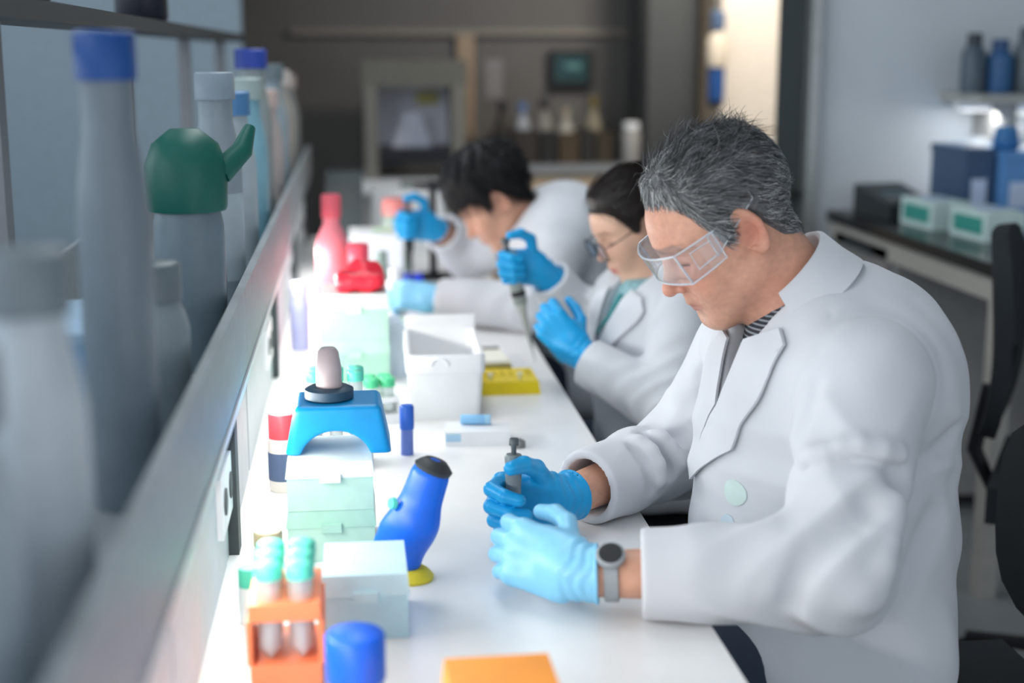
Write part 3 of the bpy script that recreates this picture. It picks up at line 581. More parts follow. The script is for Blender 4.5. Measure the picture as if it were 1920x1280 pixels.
def noise3(p, s): return np.sin(p[:, 0]*s+1.7*np.sin(p[:, 1]*s*.8))*np.sin(p[:, 1]*s*1.1+1.3*np.sin(p[:, 2]*s*.9))*np.sin(p[:, 2]*s*.95+1.9*np.sin(p[:, 0]*s*.7))
def rdg(x): return .5-np.sqrt(np.sin(x)**2+.03)   # rounded ridge, sharp valley reversed
def person(J, look, label, hres=.0025, bres=.0045):
    Oh = np.array(J['head']); Rh = head_frame(*J['look']); sc = J.get('scale', 1.); toL = lambda p: (((p-A(Oh))@Rh.astype(F32))/sc).astype(F32)
    g = lambda k: np.array(J[k], float); toW = lambda q: Oh+(np.array(q)*sc)@Rh.T
    nb = g('neck'); bs = J.get('build', 1.); hs = J.get('hs', 1.)
    hl = hand(g('wl'), J['dl'], J['nl'], 'L', J['curl_l'], J['tl'], hs); hr = hand(g('wr'), J['dr'], J['nr'], 'R', J['curl_r'], J['tr'], hs)
    nk0 = toW((0, -.022, -.045)); nkr = J.get('neckr', .060)
    def body(p):
        q = toL(p); m = np.linalg.norm(p-A(Oh), axis=1) < .21*sc; d = np.full(len(p), .3, F32)
        d[~m] = np.linalg.norm(p[~m]-A(Oh), axis=1)-.15*sc
        if m.any(): d[m] = head_full(q[m], look)*sc
        d = smin(d, rcone(p, nk0, nb, nkr*.97, nkr*1.04), .022)
        d = smin(d, rcone(p, toW((0, .030, -.080)), nb*.7+g('chestf')*.3, .028, .040), .03)
        t = rcone(p, g('sl'), g('sr'), .052*bs, .052*bs); t = smin(t, ell(p, g('chest'), g('chestr')*.78), .06)
        t = smin(t, ell(p, g('belly'), g('bellyr')*.78), .08)
        for s in 'lr':
            t = smin(t, chain(p, [g('s'+s), g('e'+s), g('w'+s)], [.048*bs, .040*bs, .0275*bs], .02), .03)
            t = smin(t, chain(p, [g('h'+s), g('k'+s), g('a'+s)], [.070*bs, .050*bs, .036*bs], .03), .04)
        d = smin(d, t, .03)
        for h_, w in ((hl, g('wl')), (hr, g('wr'))):
            m = np.linalg.norm(p-A(w), axis=1) < .24
            if m.any(): d[m] = smin(d[m], h_(p[m]), .012)
        return d
    look['nape'] = (((nk0-Oh)@Rh)/sc, ((nb-Oh)@Rh)/sc, nkr*.99/sc)
    pts = np.array([J[k] for k in ('head', 'sl', 'sr', 'el', 'er', 'wl', 'wr', 'kl', 'kr', 'al', 'ar', 'chest', 'belly')]); lo = pts.min(0)-.22; hi = pts.max(0)+.22
    def colf(P):
        q = (P-Oh)@Rh/sc; c = skin_col(q, look); far = np.linalg.norm(P-Oh, axis=1) > .30; c[far] = np.array(lin(look['skin']))*.97; return c
    me = sculpt('person', body, lo, hi, hres, M_skinA if look is MAN else M_skinB, None, colf)
    tag(me, label, 'person'); me.data.name = 'person_body'
    # ---------------- coat
    fo = J.get('folds', 1.); N = nrm(J['N']); U = nrm(np.cross((0, 0, 1), N)); V = np.cross(N, U); cf = g('chestf'); ap = g('apex')
    sr_ = J.get('sleeve', (.078, .064, .055)); yk = nb+np.array(J.get('yoke', (.02, 0, -.05)))
    def sleeve(p, s):
        cu = g('q'+s); e = g('e'+s); sh = g('s'+s); d = chain(p, [sh, e, cu], sr_, .03)
        ax = nrm(e-sh); ax2 = nrm(cu-e)
        w = np.exp(-((np.linalg.norm(p-A(e), axis=1))/.11)**2); u = (p-A(e))@A(ax); v = (p-A(e))@A(ax2)
        lat = np.cross(ax, ax2); lat = nrm(lat if np.linalg.norm(lat) > .05 else (0, 0, 1)); l_ = (p-A(e))@A(lat)
        d = d-fo*.0085*w*rdg((v-u)*48+11*l_+2.0*np.sin(l_*26))
        m2 = np.exp(-(((p-A(cu*.45+e*.55))**2).sum(1))/.085**2); d = d-fo*.0075*m2*rdg(v*31+18*l_+1.5*np.sin(l_*40))
        m3 = np.exp(-(((p-A(sh*.55+e*.45))**2).sum(1))/.10**2); d = d-fo*.007*m3*rdg(u*26+15*l_+1.5*np.sin(v*30))
        t = (p-A(cu))@A(ax2); d = smax(d, t, .004)
        return smax(d, -rcone(p, cu-ax2*.05, cu+ax2*.05, sr_[2]-.014, sr_[2]-.013), .003)
    def torso(p):
        d = None
        for s in 'lr':
            e = rcone(p, g('s'+s)+(nb-g('s'+s))*.12, yk, .070*bs, .075*bs); d = e if d is None else smin(d, e, .05)
        d = smin(d, ell(p, g('chest'), J['chestr']), .07); d = smin(d, ell(p, g('belly'), J['bellyr']), .09)
        if 'hump' in J: d = smin(d, ell(p, J['hump'][0], J['hump'][1]), .07)
        for s in 'lr': d = smin(d, chain(p, [g('h'+s), g('h'+s)*.74+g('k'+s)*.26], [.118*bs, .105*bs], .03), .06)
        d = d-fo*.0045*noise3(p, 15.)-fo*.002*noise3(p+.3, 34.)
        # soft creases running from the armpits across side and back
        for s in 'lr':
            a = g('s'+s)*.6+g('belly')*.4; r = p-A(a); w = np.exp(-((r**2).sum(1))/.17**2); d = d-fo*.008*w*rdg(r@A(nrm((.5, .35 if s == 'l' else -.35, 1.)))*23+2*np.sin(r[:, 2]*14))
        return d
    def coat(p):
        d = torso(p)
        for s in 'lr':
            e = sleeve(p, s); df = d-e; d = smin(d, e, .020)+.0022*np.exp(-(df/.0035)**2)*(e < .02)
        for ln, rr, kk in J.get('_cr', []):
            c = chain(p, ln, [abs(rr)]*len(ln), .004); d = smax(d, -c, kk) if rr > 0 else smin(d, c, kk)
        d = smax(d, -rcone(p, nb-(nk0-nb)*.35, nk0+(nk0-nb)*.5, nkr*1.18, nkr*1.32), .012)          # neck opening
        r = p-A(ap); u = r@A(U); v = r@A(V); n_ = r@A(N); top = (cf-ap)@V
        wdt = np.clip(v/top, 0, 1.6)*J.get('vw', .05)
        return smax(d, -np.maximum(np.maximum(np.abs(u-J.get('vskew', 0)*v)-wdt, -v), -(n_+J.get('vdepth', .07))), .006)   # V front
    cr = []
    for ln, rr, kk in J.get('creases', []):      # crease lines are first laid onto the cloth surface
        q = []
        for a_, b_ in zip(ln[:-1], ln[1:]): q += [np.array(a_)+(np.array(b_)-np.array(a_))*t_ for t_ in (0, .34, .67)]
        q = np.array(q+[np.array(ln[-1])]).astype(F32)
        for _ in range(6):
            gr = np.stack([coat(q+A(e_))-coat(q-A(e_)) for e_ in np.eye(3)*.003], 1); gr /= np.maximum(np.linalg.norm(gr, axis=1, keepdims=True), 1e-6); q = (q-gr*coat(q)[:, None]*.8).astype(F32)
        cr.append(([v for v in q.astype(float)], rr, kk))
    J['_cr'] = cr
    lo2 = lo.copy(); lo2[2] = .40
    cm = sculpt('lab_coat', coat, lo2, hi, bres, M_coat, me); cm['label'] = 'white cotton lab coat'
    for lp in J['lapels']: drape('lapel', torso, lp, ap, U, V, N, .004, .004, M_coat, cm)
    # collar: folded band round the neck
    ax = nrm(nk0-nb); e1 = N-ax*(N@ax); e1 = nrm(e1); e2 = nrm(np.cross(ax, e1)); bm = BM(); rings = []
    c0 = nb+ax*J.get('colz', -.005); k = 34; R0 = nkr*1.20; op = J.get('colopen', 40)
    for i in range(k+1):
        a = math.radians(op)+(2*math.pi-math.radians(2*op))*i/k; dr = e1*math.cos(a)+e2*math.sin(a); back = .5-.5*math.cos(a); front = 1-back
        hgt = .026+.016*back; fall = .042+.020*back
        pr = [(R0-.002, -.012), (R0-.001, hgt), (R0+.004, hgt+.004), (R0+.010, hgt), (R0+.017+.012*front, hgt-fall*.55), (R0+.026+.022*front, hgt-fall), (R0+.022+.022*front, hgt-fall-.003), (R0+.012+.012*front, hgt-fall*.55-.003), (R0+.0035, hgt-.004), (R0+.002, -.012)]
        rings.append([bm.verts.new(c0+dr*r_+ax*(z_+.010*back)) for r_, z_ in pr])
    for a_, b_ in zip(rings, rings[1:]):
        for j in range(len(pr)): bm.faces.new((a_[j], a_[(j+1) % len(pr)], b_[(j+1) % len(pr)], b_[j]))
    bm.faces.new(rings[0][::-1]); bm.faces.new(rings[-1]); obj('collar', bm, M_coat, cm, smooth=60)
    for nm, pl, off, th, m_ in J.get('patches', []): drape(nm, coat, pl, ap, U, V, N, off, th, m_, cm, res=.008)
    def shirt(p):
        d = smin(ell(p, g('chest'), g('chestr')-.022), ell(p, g('belly'), g('bellyr')-.025), .08)
        d = smin(d, rcone(p, nb-(nk0-nb)*.3, nk0, nkr*1.10, nkr*1.10), .03)
        d = smin(d, rcone(p, cf-N*.05, ap-N*.06, .035, .05), .04)
        d = smax(d, -(p[:, 2]-.70), .01)
        return smax(d, (p-A(nb+(nk0-nb)*J.get('shirtz', .12)))@A(nrm(nk0-nb)), .004)
    sculpt('shirt', shirt, g('chest')-.32, g('chest')+.32, .006, J['shirt'], me)
    def tro(p):
        d = None
        for s in 'lr':
            e = chain(p, [g('h'+s), g('k'+s), g('a'+s)], [.092*bs, .070*bs, .056*bs], .03); d = e if d is None else smin(d, e, .03)
        return smax(d-.003*noise3(p, 22.), -(p[:, 2]-.06), .004)
    lo3 = pts.min(0)-.15; lo3[2] = .03; sculpt('trousers', tro, lo3, hi-np.array((0, 0, .4)), .009, M_navy, me)
    for s in 'lr':
        a = g('a'+s); sculpt('shoe', lambda p: smax(smin(rcone(p, (a[0]+.03, a[1], .05), (a[0]-.15, a[1], .035), .045, .036), rcone(p, (a[0], a[1], .05), (a[0], a[1], .10), .046, .042), .03), -(p[:, 2]-.001), .004), (a[0]-.24, a[1]-.1, -.02), (a[0]+.12, a[1]+.1, .18), .008, M_shoe, me)
    for s in 'lr':
        hd2 = hand(g('w'+s), J['d'+s], J['n'+s], s.upper(), J['curl_'+s], J['t'+s], hs, .0014)
        glove('glove', hd2, g('e'+s)-g('w'+s), me, J.get('gm'+s, M_glove), .0022 if look is MAN else .0026, J.get('gl'+s, .05), .030*hs+.002, .034*hs+.002)
    hb = {id(MAN): M_hairA, id(WOM): M_hairB, id(FAR): M_hairC}[id(look)]; ext = J.get('hairx')
    def cap(p):
        q = toL(p); d = hair_cap(q, look)
        if ext is not None: d = smin(d, ext(q), .02)
        return d*sc
    ho = sculpt('hair', cap, Oh-.21, Oh+.21, .0035, hb, me, marg=2.2); ho['label'] = J['hairlabel']
    return dict(me=me, cm=cm, hair=ho, R=Rh, O=Oh, sc=sc, W=toW, hl=hl, hr=hr, coat=coat, torso=torso, ap=ap, U=U, V=V, N=N)
def hairs(D, look, n, flow, cols, **k): return strands('hair_strands', look, D['R'], D['O'], n, flow, M_hair, D['hair'], cols=cols, sc=D['sc'], **k)
def placed(bm, D):  # head coordinates -> world
    M = Matrix(((*D['R'][0]*D['sc'], D['O'][0]), (*D['R'][1]*D['sc'], D['O'][1]), (*D['R'][2]*D['sc'], D['O'][2]), (0, 0, 0, 1)))
    bmesh.ops.transform(bm, matrix=M, verts=bm.verts[:]); return bm
def sheet(bm, P, th):
    """grid of points -> thin solid"""
    nr, nc = len(P), len(P[0]); P = np.array(P, float); du = np.gradient(P, axis=0); dv = np.gradient(P, axis=1); n = np.cross(du, dv); n /= np.maximum(np.linalg.norm(n, axis=2, keepdims=True), 1e-9)
    a = [[bm.verts.new(P[i, j]+n[i, j]*th/2) for j in range(nc)] for i in range(nr)]; b = [[bm.verts.new(P[i, j]-n[i, j]*th/2) for j in range(nc)] for i in range(nr)]
    for i in range(nr-1):
        for j in range(nc-1):
            bm.faces.new((a[i][j], a[i+1][j], a[i+1][j+1], a[i][j+1])); bm.faces.new((b[i][j], b[i][j+1], b[i+1][j+1], b[i+1][j]))
    for i in range(nr-1):
        for j in (0, nc-1): bm.faces.new((a[i][j], a[i+1][j], b[i+1][j], b[i][j]))
    for j in range(nc-1):
        for i in (0, nr-1): bm.faces.new((a[i][j], a[i][j+1], b[i][j+1], b[i][j]))
FIST = (62, 78, 42)
# ============================ the grey haired man in front
M_shirtA = stripemat('striped_grey_shirt', '#2c3138', '#8d949b', 150.)
RS = [([(.455, 2.03, .90), (.50, 2.03, .85)], .012, .012), ([(.43, 2.03, .885), (.47, 2.00, .82)], .011, .012), ([(.445, 2.03, .895), (.485, 2.02, .835)], -.013, .014), ([(.405, 2.00, .865), (.43, 1.98, .80)], .010, .012), ([(.418, 2.01, .875), (.448, 1.99, .81)], -.012, .014), ([(.49, 2.04, .92), (.53, 2.02, .87)], .012, .014), ([(.53, 2.06, .95), (.52, 2.02, .90)], .012, .016), ([(.475, 2.035, .91), (.515, 2.025, .86)], -.013, .014)]
JA = dict(head=(.510, 1.92, 1.192), look=(8, 34, 0), neck=(.606, 1.915, 1.098), neckr=.064, sl=(.655, 1.745, 1.008), sr=(.60, 2.085, .985), el=(.565, 1.578, .815), er=(.515, 2.14, .812),
          wl=(.264, 1.640, .802), wr=(.280, 1.935, .802), ql=(.338, 1.622, .806), qr=(.328, 1.977, .806), hl=(.70, 1.80, .60), hr=(.70, 2.02, .60), kl=(.27, 1.76, .56), kr=(.27, 2.06, .56), al=(.34, 1.76, .09), ar=(.34, 2.06, .09),
          chest=(.665, 1.915, .955), chestr=(.168, .200, .165), belly=(.660, 1.905, .76), bellyr=(.190, .205, .24), hump=((.705, 1.90, .995), (.125, .17, .12)),
          chestf=(.540, 1.862, 1.050), apex=(.508, 1.868, .955), N=(-.92, -.39, .03), vw=.034, folds=1.35, build=1.0, yoke=(.035, 0, -.045),
          dl=(-.80, .62, .14), nl=(.42, .80, -.45), tl=((.55, .55, .55), (.8, .2, .5), (.9, -.1, .4)), curl_l=(38, 48, 30),
          dr=(-.92, -.30, .10), nr=(.30, -.92, -.1), tr=((.6, .62, .4), (.8, .35, .45), (.9, .0, .45)), curl_r=((48, 60, 35), (58, 66, 40), (62, 70, 40), (66, 70, 40)),
          lapels=[[(.024, .095), (.075, .118), (.098, .10), (.090, .06), (.052, -.05), (-.075, -.128), (-.082, -.115), (.0, .0)], [(-.024, .088), (-.06, .095), (-.085, .06), (-.076, .03), (-.090, -.105), (-.080, -.118), (-.005, .0)]],
          creases=[([(.639, 1.62, .943), (.616, 1.62, .862), (.579, 1.62, .773)], .010, .035), ([(.513, 1.68, 1.047), (.516, 1.68, .985), (.524, 1.68, .936)], .006, .025), ([(.511, 1.62, .945), (.57, 1.60, .957), (.659, 1.60, .937)], .005, .018), ([(.511, 1.62, .962), (.57, 1.60, .974), (.659, 1.60, .954)], -.009, .022),
              *RS, ([(.775, 1.68, .821), (.709, 1.68, .736), (.632, 1.68, .688)], .009, .035), ([(.607, 1.77, 1.127), (.628, 1.77, 1.045)], .0012, .003), ([(.488, 1.72, .91), (.433, 1.70, .839)], .006, .03), ([(.60, 1.55, .91), (.53, 1.53, .85), (.50, 1.53, .80)], .007, .03), ([(.64, 1.58, .90), (.60, 1.54, .84)], -.008, .03),
              ([(.80, 1.75, .93), (.72, 1.70, .90), (.68, 1.66, .88)], .006, .03)],
          patches=[('emblem', [(.057+.020*math.cos(a), -.109+.018*math.sin(a)) for a in np.linspace(0, 6.0, 16)], .0005, .0008, mat('emblem_teal', '#cbdfda', .8)), ('emblem', [(.050+.014*math.cos(a), -.155+.014*math.sin(a)) for a in np.linspace(0, 6.0, 14)], .0005, .0008, mat('emblem_blue', '#c6d8e2', .8))],
          shirt=M_shirtA, gml=M_glovep, gll=.022, glr=.030, hairlabel='short messy grey hair', sleeve=(.086, .070, .056))
DA = person(JA, MAN, 'grey haired man in clear goggles and white lab coat nearest the camera', .0027, .004)
def flowA(q):
    f = np.tile(np.array((0, -.75, -.50)), (len(q), 1)); top = np.clip((q[:, 2]-.085)/.03, 0, 1)[:, None]; fr = np.clip((q[:, 1]-.035)/.03, 0, 1)[:, None]
    f = f*(1-top)+np.stack([np.sign(q[:, 0])*.35+.25, np.full(len(q), -.55), np.full(len(q), .55)], 1)*top
    ff = np.stack([q[:, 0]*4+.15, np.full(len(q), .75), np.full(len(q), -.45)], 1); w = fr*np.clip((q[:, 2]-.072)/.012, 0, 1)[:, None]
    return f*(1-w)+ff*w
noear = lambda P: ~((P[:, 1] > -.034) & (P[:, 1] < .020) & (P[:, 2] < .052))
hairs(DA, MAN, 4200, flowA, ['#5f6265', '#85888a', '#a5a8a9', '#c6c8c8', '#dadbda', '#4a4c4e'], L=(.012, .026), lift=.30, r=.0005, seedf=lambda P: noear(P) & ((P[:, 1] > .028) | (P[:, 2] < .05)))
hairs(DA, MAN, 6000, flowA, ['#3a3c3e', '#4e5053', '#66696c', '#8c8f92', '#b3b6b8'], L=(.018, .036), lift=.20, r=.0005, seedf=lambda P: noear(P) & (P[:, 1] < .04) & (P[:, 2] > -.052))
hairs(DA, MAN, 1100, flowA, ['#3d3f41', '#54575a', '#2c2e30', '#8d9092'], L=(.020, .046), lift=1.0, r=.0004, seedf=lambda P: (P[:, 2] > .10) & (P[:, 1] < .05))
# clear safety goggles
def goggles(D):
    t = D['me']
    W_ = lambda x: .066
    def front(u, v):  # u -1..1 across, v 0..1 up
        x = u*.069; return (x, .1165-.020*u*u+.003*v, -.008+.043*v-.004*u*u*(1-v))
    b = BM(); sheet(b, [[front(u, v) for v in np.linspace(0, 1, 7)] for u in np.linspace(-1, 1, 17)], .0018); gg = obj('goggles', placed(b, D), M_lens, t, smooth=50); gg['label'] = 'clear plastic safety goggles'
    b = BM(); tube(b, [front(u, 1) for u in np.linspace(-1, 1, 17)]+[front(1, v) for v in np.linspace(.85, 0, 5)]+[front(u, 0) for u in np.linspace(.9, -1, 16)]+[front(-1, v) for v in np.linspace(.15, .85, 5)], .0017, 6, closed=True); obj('lens_rim', placed(b, D), M_rimclear, gg, smooth=50)
    b = BM(); sheet(b, [[(u*.068, .1165-.020*u*u+.003-v*(.030-.014*u*u), .035+.004*v) for v in np.linspace(0, 1, 4)] for u in np.linspace(-1, 1, 15)], .0015); obj('brow_ledge', placed(b, D), M_lens, gg, smooth=50)
    for s in (-1, 1):
        def side(a, v):  # a 0 front .. 1 back
            x = s*(.070+.010*math.sin(a*1.57)); y = .0985-.057*a; lo_, hi_ = -.012+.006*a, .035+.001*a; return (x, y, lo_+(hi_-lo_)*v)
        b = BM(); sheet(b, [[side(a, v) for v in np.linspace(0, 1, 5)] for a in np.linspace(0, 1, 7)], .0018); sh = obj('side_shield', placed(b, D), M_lens, gg, smooth=50)
        b = BM(); tube(b, [side(a, 1) for a in np.linspace(0, 1, 6)]+[side(1, v) for v in (.7, .35)]+[side(a, 0) for a in np.linspace(1, 0, 6)], .0014, 6); obj('shield_rim', placed(b, D), M_rimclear, sh, smooth=50)
        b = BM(); tube(b, [side(.32, .82), side(.85, .80), side(.85, .28), side(.32, .25)], .0013, 6, closed=True); obj('vent_frame', placed(b, D), M_rimclear, sh, smooth=50)
        def arm(a, v):
            x = s*(.080+.002*a); y = .050-.080*a; c = .018+.028*a; h = .017-.011*a; return (x, y, c+(v-.5)*2*h*.9)
        b = BM(); sheet(b, [[arm(a, v) for v in (0, .33, .67, 1)] for a in np.linspace(0, 1, 8)], .0022); ar = obj('temple_arm', placed(b, D), M_lens, gg, smooth=50)
        b = BM(); tube(b, [arm(a, 1) for a in np.linspace(0, 1, 7)]+[arm(a, 0) for a in np.linspace(1, 0, 7)], .0013, 6, closed=True); obj('arm_rim', placed(b, D), M_rimclear, ar, smooth=50)
goggles(DA)
# wrist watch on his near arm
w0 = np.array(JA['wl']); bk = nrm(np.array(JA['el'])-w0); c = w0+bk*.040; M = axisM(c, c+bk); b = BM()
lathe(b, [(.0325, -.009), (.0345, -.008), (.0345, .008), (.0325, .009)], n=28, M=M, cap=False); wt = obj('wrist_watch', b, M_steel, DA['me'], smooth=True); wt['label'] = 'steel wrist watch'
up = nrm(np.array((0, -.55, .8))-bk*(bk@np.array((0, -.55, .8)))); b = BM(); lathe(b, [(.017, 0), (.018, .002), (.018, .008), (.015, .010)], n=24, M=axisM(c+up*.033, c+up*.05)); obj('watch_case', b, M_steel, wt, smooth=True)
b = BM(); lathe(b, [(.0145, .0101), (.0145, .0106)], n=24, M=axisM(c+up*.033, c+up*.05)); obj('watch_dial', b, M_black, wt)
# badge print on the breast pocket
b = None
# ============================ the woman in the middle
M_shirtB = mat('teal_print_blouse', '#8fb7bd', .8, var=.35, scale=160)
JB = dict(head=(.580, 2.90, 1.078), look=(12, 27, 0), scale=.90, neck=(.628, 2.915, .985), neckr=.046, sl=(.650, 2.765, .905), sr=(.585, 3.06, .90), el=(.605, 2.645, .748), er=(.545, 3.17, .79),
          wl=(.440, 2.780, .836), wr=(.405, 3.07, .966), ql=(.458, 2.764, .822), qr=(.422, 3.083, .944), hl=(.70, 2.82, .58), hr=(.70, 3.0, .58), kl=(.30, 2.80, .55), kr=(.30, 3.02, .55), al=(.36, 2.80, .09), ar=(.36, 3.02, .09),
          chest=(.622, 2.91, .865), chestr=(.136, .168, .145), belly=(.645, 2.91, .70), bellyr=(.148, .168, .20),
          chestf=(.545, 2.83, .955), apex=(.500, 2.865, .80), N=(-.85, -.52, .05), vw=.032, vskew=.30, build=.85, yoke=(.03, 0, -.04), hs=.90,
          dl=(-.62, .35, .70), nl=(.35, .85, -.30), tl=((.6, .5, .6), (.85, .2, .5), (.9, .0, .4)), curl_l=((40, 55, 35), (44, 58, 35), (48, 60, 35), (50, 60, 35)),
          dr=(-.90, -.15, .10), nr=(-.10, -.97, .0), tr=((.25, .75, .10), (.85, .35, .30), (.9, -.2, .2)), curl_r=((60, 75, 40), (66, 80, 42), (68, 80, 42), (70, 80, 42)),
          lapels=[[(.082, .162), (.12, .15), (.135, .125), (.125, .105), (.0, -.02), (-.01, -.02), (.002, .0)], [(.016, .16), (-.03, .14), (-.045, .12), (-.035, .10), (-.02, -.02), (-.01, -.02), (-.002, .0)]],
          shirt=M_shirtB, gll=.035, glr=.035, hairlabel='sleek dark brown hair tied back', sleeve=(.068, .060, .050), folds=.9,
          hairx=lambda q: smin(ell(q, (0, -.125, .055), (.040, .036, .040)), ell(q, (0, -.100, .050), (.03, .03, .03)), .02))
DB = person(JB, WOM, 'dark haired woman in glasses and white lab coat, between the two men', .0034, .005)
def flowB(q):
    t = np.array((0, -.12, .055))-q; t /= np.linalg.norm(t, axis=1, keepdims=True); return t
hairs(DB, WOM, 5000, flowB, ['#1c1512', '#2a1e18', '#120d0b', '#33251d'], L=(.05, .09), lift=.02, r=.0004)
hairs(DB, WOM, 60, lambda q: np.tile(np.array((.1, .1, -1.)), (len(q), 1)), ['#1c1512', '#2a1e18'], L=(.03, .06), lift=.2, r=.0003, seedf=lambda P: (P[:, 1] > .045) & (P[:, 2] > .05))
def glasses(D):
    b = BM(); t = D['me']
    def rim(s): return [(s*.033+.0255*math.copysign(abs(math.cos(a))**.6, math.cos(a)), .1125-.10*abs(.033+s*s*.0255*math.cos(a)*s)**1*.12, -.002+.0215*math.copysign(abs(math.sin(a))**.7, math.sin(a))) for a in np.linspace(0, 2*math.pi, 29)[:-1]]
    tube(b, rim(1), .0019, 6, closed=True); gl = obj('glasses', placed(b, D), M_metal, t, smooth=50); gl['label'] = 'thin dark metal framed glasses'
    b = BM(); tube(b, rim(-1), .0019, 6, closed=True); obj('rim', placed(b, D), M_metal, gl, smooth=50)
    for s in (-1, 1):
        b = BM(); r = rim(s); vs = [b.verts.new(v) for v in r]; b.faces.new(vs); obj('lens', placed(b, D), M_lens, gl)
        b = BM(); tube(b, [(s*.0585, .1065, .010), (s*.068, .098, .010), (s*.077, .0, .020), (s*.077, -.02, .012)], .0013, 6); obj('temple_arm', placed(b, D), M_metal, gl, smooth=50)
    b = BM(); tube(b, [(-.009, .1105, .005), (0, .1125, .008), (.009, .1105, .005)], .0012, 6); obj('bridge', placed(b, D), M_metal, gl, smooth=50)
glasses(DB)
# lanyard and name badge over her coat
def lay(D, name, pts, wd, m, par, off=.003, th=.0025):
    pl = [(u-wd/2, v) for u, v in pts]+[(u+wd/2, v) for u, v in pts[::-1]]
    return drape(name, D['torso'], pl, D['ap'], D['U'], D['V'], D['N'], off, th, m, par, res=.008)
M_teal = mat('teal_ribbon', '#1d7d80', .7); lan = lay(DB, 'lanyard', [(.062, .150), (.046, .105), (.004, .062), (-.022, .032)], .011, M_teal, DB['me']); lan['label'] = 'teal lanyard with badge'
lay(DB, 'badge_clip', [(-.008, .034), (-.006, .014)], .026, mat('green_clip', '#1f9c7a', .4), lan, .006, .004)
lay(DB, 'name_badge', [(.024, .010), (.030, -.045)], .045, mat('badge_blue', '#1b4fc4', .4), lan, .006, .003)
# ============================ the black haired man behind her
M_shirtC = mat('white_shirt', '#e9ebef', .8)
JC = dict(head=(.365, 3.70, 1.052), look=(4, 42, 0), scale=.97, neck=(.452, 3.71, .985), neckr=.055, sl=(.505, 3.53, .93), sr=(.475, 3.89, .95), el=(.44, 3.455, .812), er=(.32, 4.06, .86),
          wl=(.200, 3.57, .815), wr=(.213, 3.93, .958), ql=(.212, 3.566, .815), qr=(.240, 3.955, .942), hl=(.70, 3.62, .60), hr=(.70, 3.82, .60), kl=(.30, 3.60, .55), kr=(.30, 3.86, .55), al=(.36, 3.60, .09), ar=(.36, 3.86, .09),
          chest=(.53, 3.71, .90), chestr=(.150, .185, .155), belly=(.61, 3.71, .75), bellyr=(.150, .18, .20), hump=((.555, 3.71, .985), (.115, .165, .115)),
          chestf=(.40, 3.70, .93), apex=(.42, 3.71, .76), N=(-.97, -.20, -.10), vw=.045, build=1., yoke=(.05, 0, -.03), hs=.95,
          dl=(-.93, .30, .12), nl=(.15, .75, -.6), tl=((.6, .5, .6), (.85, .2, .5), (.9, 0, .4)), curl_l=(35, 45, 28),
          dr=(-.90, -.20, .12), nr=(.15, -.98, -.05), tr=((.25, .75, .10), (.85, .35, .30), (.9, -.2, .2)), curl_r=FIST,
          lapels=[[(.045, .18), (.085, .15), (.10, .135), (.096, .115), (.006, 0), (0, 0)], [(-.045, .18), (-.085, .15), (-.10, .135), (-.096, .115), (-.006, 0), (0, 0)]],
          shirt=M_shirtC, gml=M_glovep, gll=.04, glr=.02, hairlabel='thick tousled black hair', sleeve=(.080, .068, .056))
DC = person(JC, FAR, 'black haired man bending over the bench, farthest of the three people', .004, .006)
hairs(DC, FAR, 5000, lambda q: np.stack([q[:, 0]*6, .4+q[:, 1]*2, -.7-0*q[:, 2]], 1), ['#0e0e10', '#17171a', '#0a0a0b', '#232327'], L=(.03, .05), lift=.5, r=.0006)
# seats
office_chair('black office chair under the grey haired man', (.84, 1.90, 0), math.radians(-90), .34, .44)
office_chair('black office chair under the woman in glasses', (.78, 2.92, 0), math.radians(-90), .40, .44)
office_chair('black office chair under the black haired man', (.76, 3.72, 0), math.radians(-90), .36, .46)
office_chair('empty black office chair at the right edge by the side bench', (1.62, 2.85, 0), math.radians(60), .46, .50)
# ------------------------------------------------------------------ the long bench and its reagent shelf
BZ = .75
t = thing('lab_bench', 'long white lab bench running away from the camera', 'bench', (0, 0, 0))
b = BM(); bx(b, (-.75, .35, .715), (.418, 5.4, BZ)); obj('worktop', b, M_top, t, bevel=.004)
for y in (.6, 2.35, 4.15, 5.3):
    b = BM(); bx(b, (-.70, y, 0), (.10, y+.03, .715)); obj('support_panel', b, M_greyp, t)
SZ = 1.0
t = thing('reagent_shelf', 'grey steel reagent shelf with front rail along the left of the bench', 'shelf', (0, 0, BZ))
b = BM(); bx(b, (-.50, .32, SZ-.03-BZ), (-.165, 5.3, SZ-BZ)); obj('board', b, M_steel, t, bevel=.003)
b = BM(); bx(b, (-.50, .9, .72), (-.38, 5.3, .745)); obj('board', b, M_darkgrey, t, bevel=.003)
b = BM(); bx(b, (-.172, .32, SZ-BZ+.0), (-.160, 5.3, SZ-BZ+.10)); obj('front_rail', b, M_steel, t, bevel=.003)
b = BM(); bx(b, (-.50, .32, SZ-BZ), (-.49, 5.3, SZ-BZ+.10)); obj('rear_rail', b, M_steel, t, bevel=.003)
for y in (.8, 1.9, 3.0, 4.1, 5.2):
    b = BM(); bx(b, (-.184, y, 0), (-.170, y+.04, SZ-BZ-.03)); obj('post', b, M_darkgrey, t, bevel=.003)
    b = BM(); bx(b, (-.48, y, 0), (-.45, y+.04, .72)); obj('post', b, M_midgrey, t, bevel=.003)
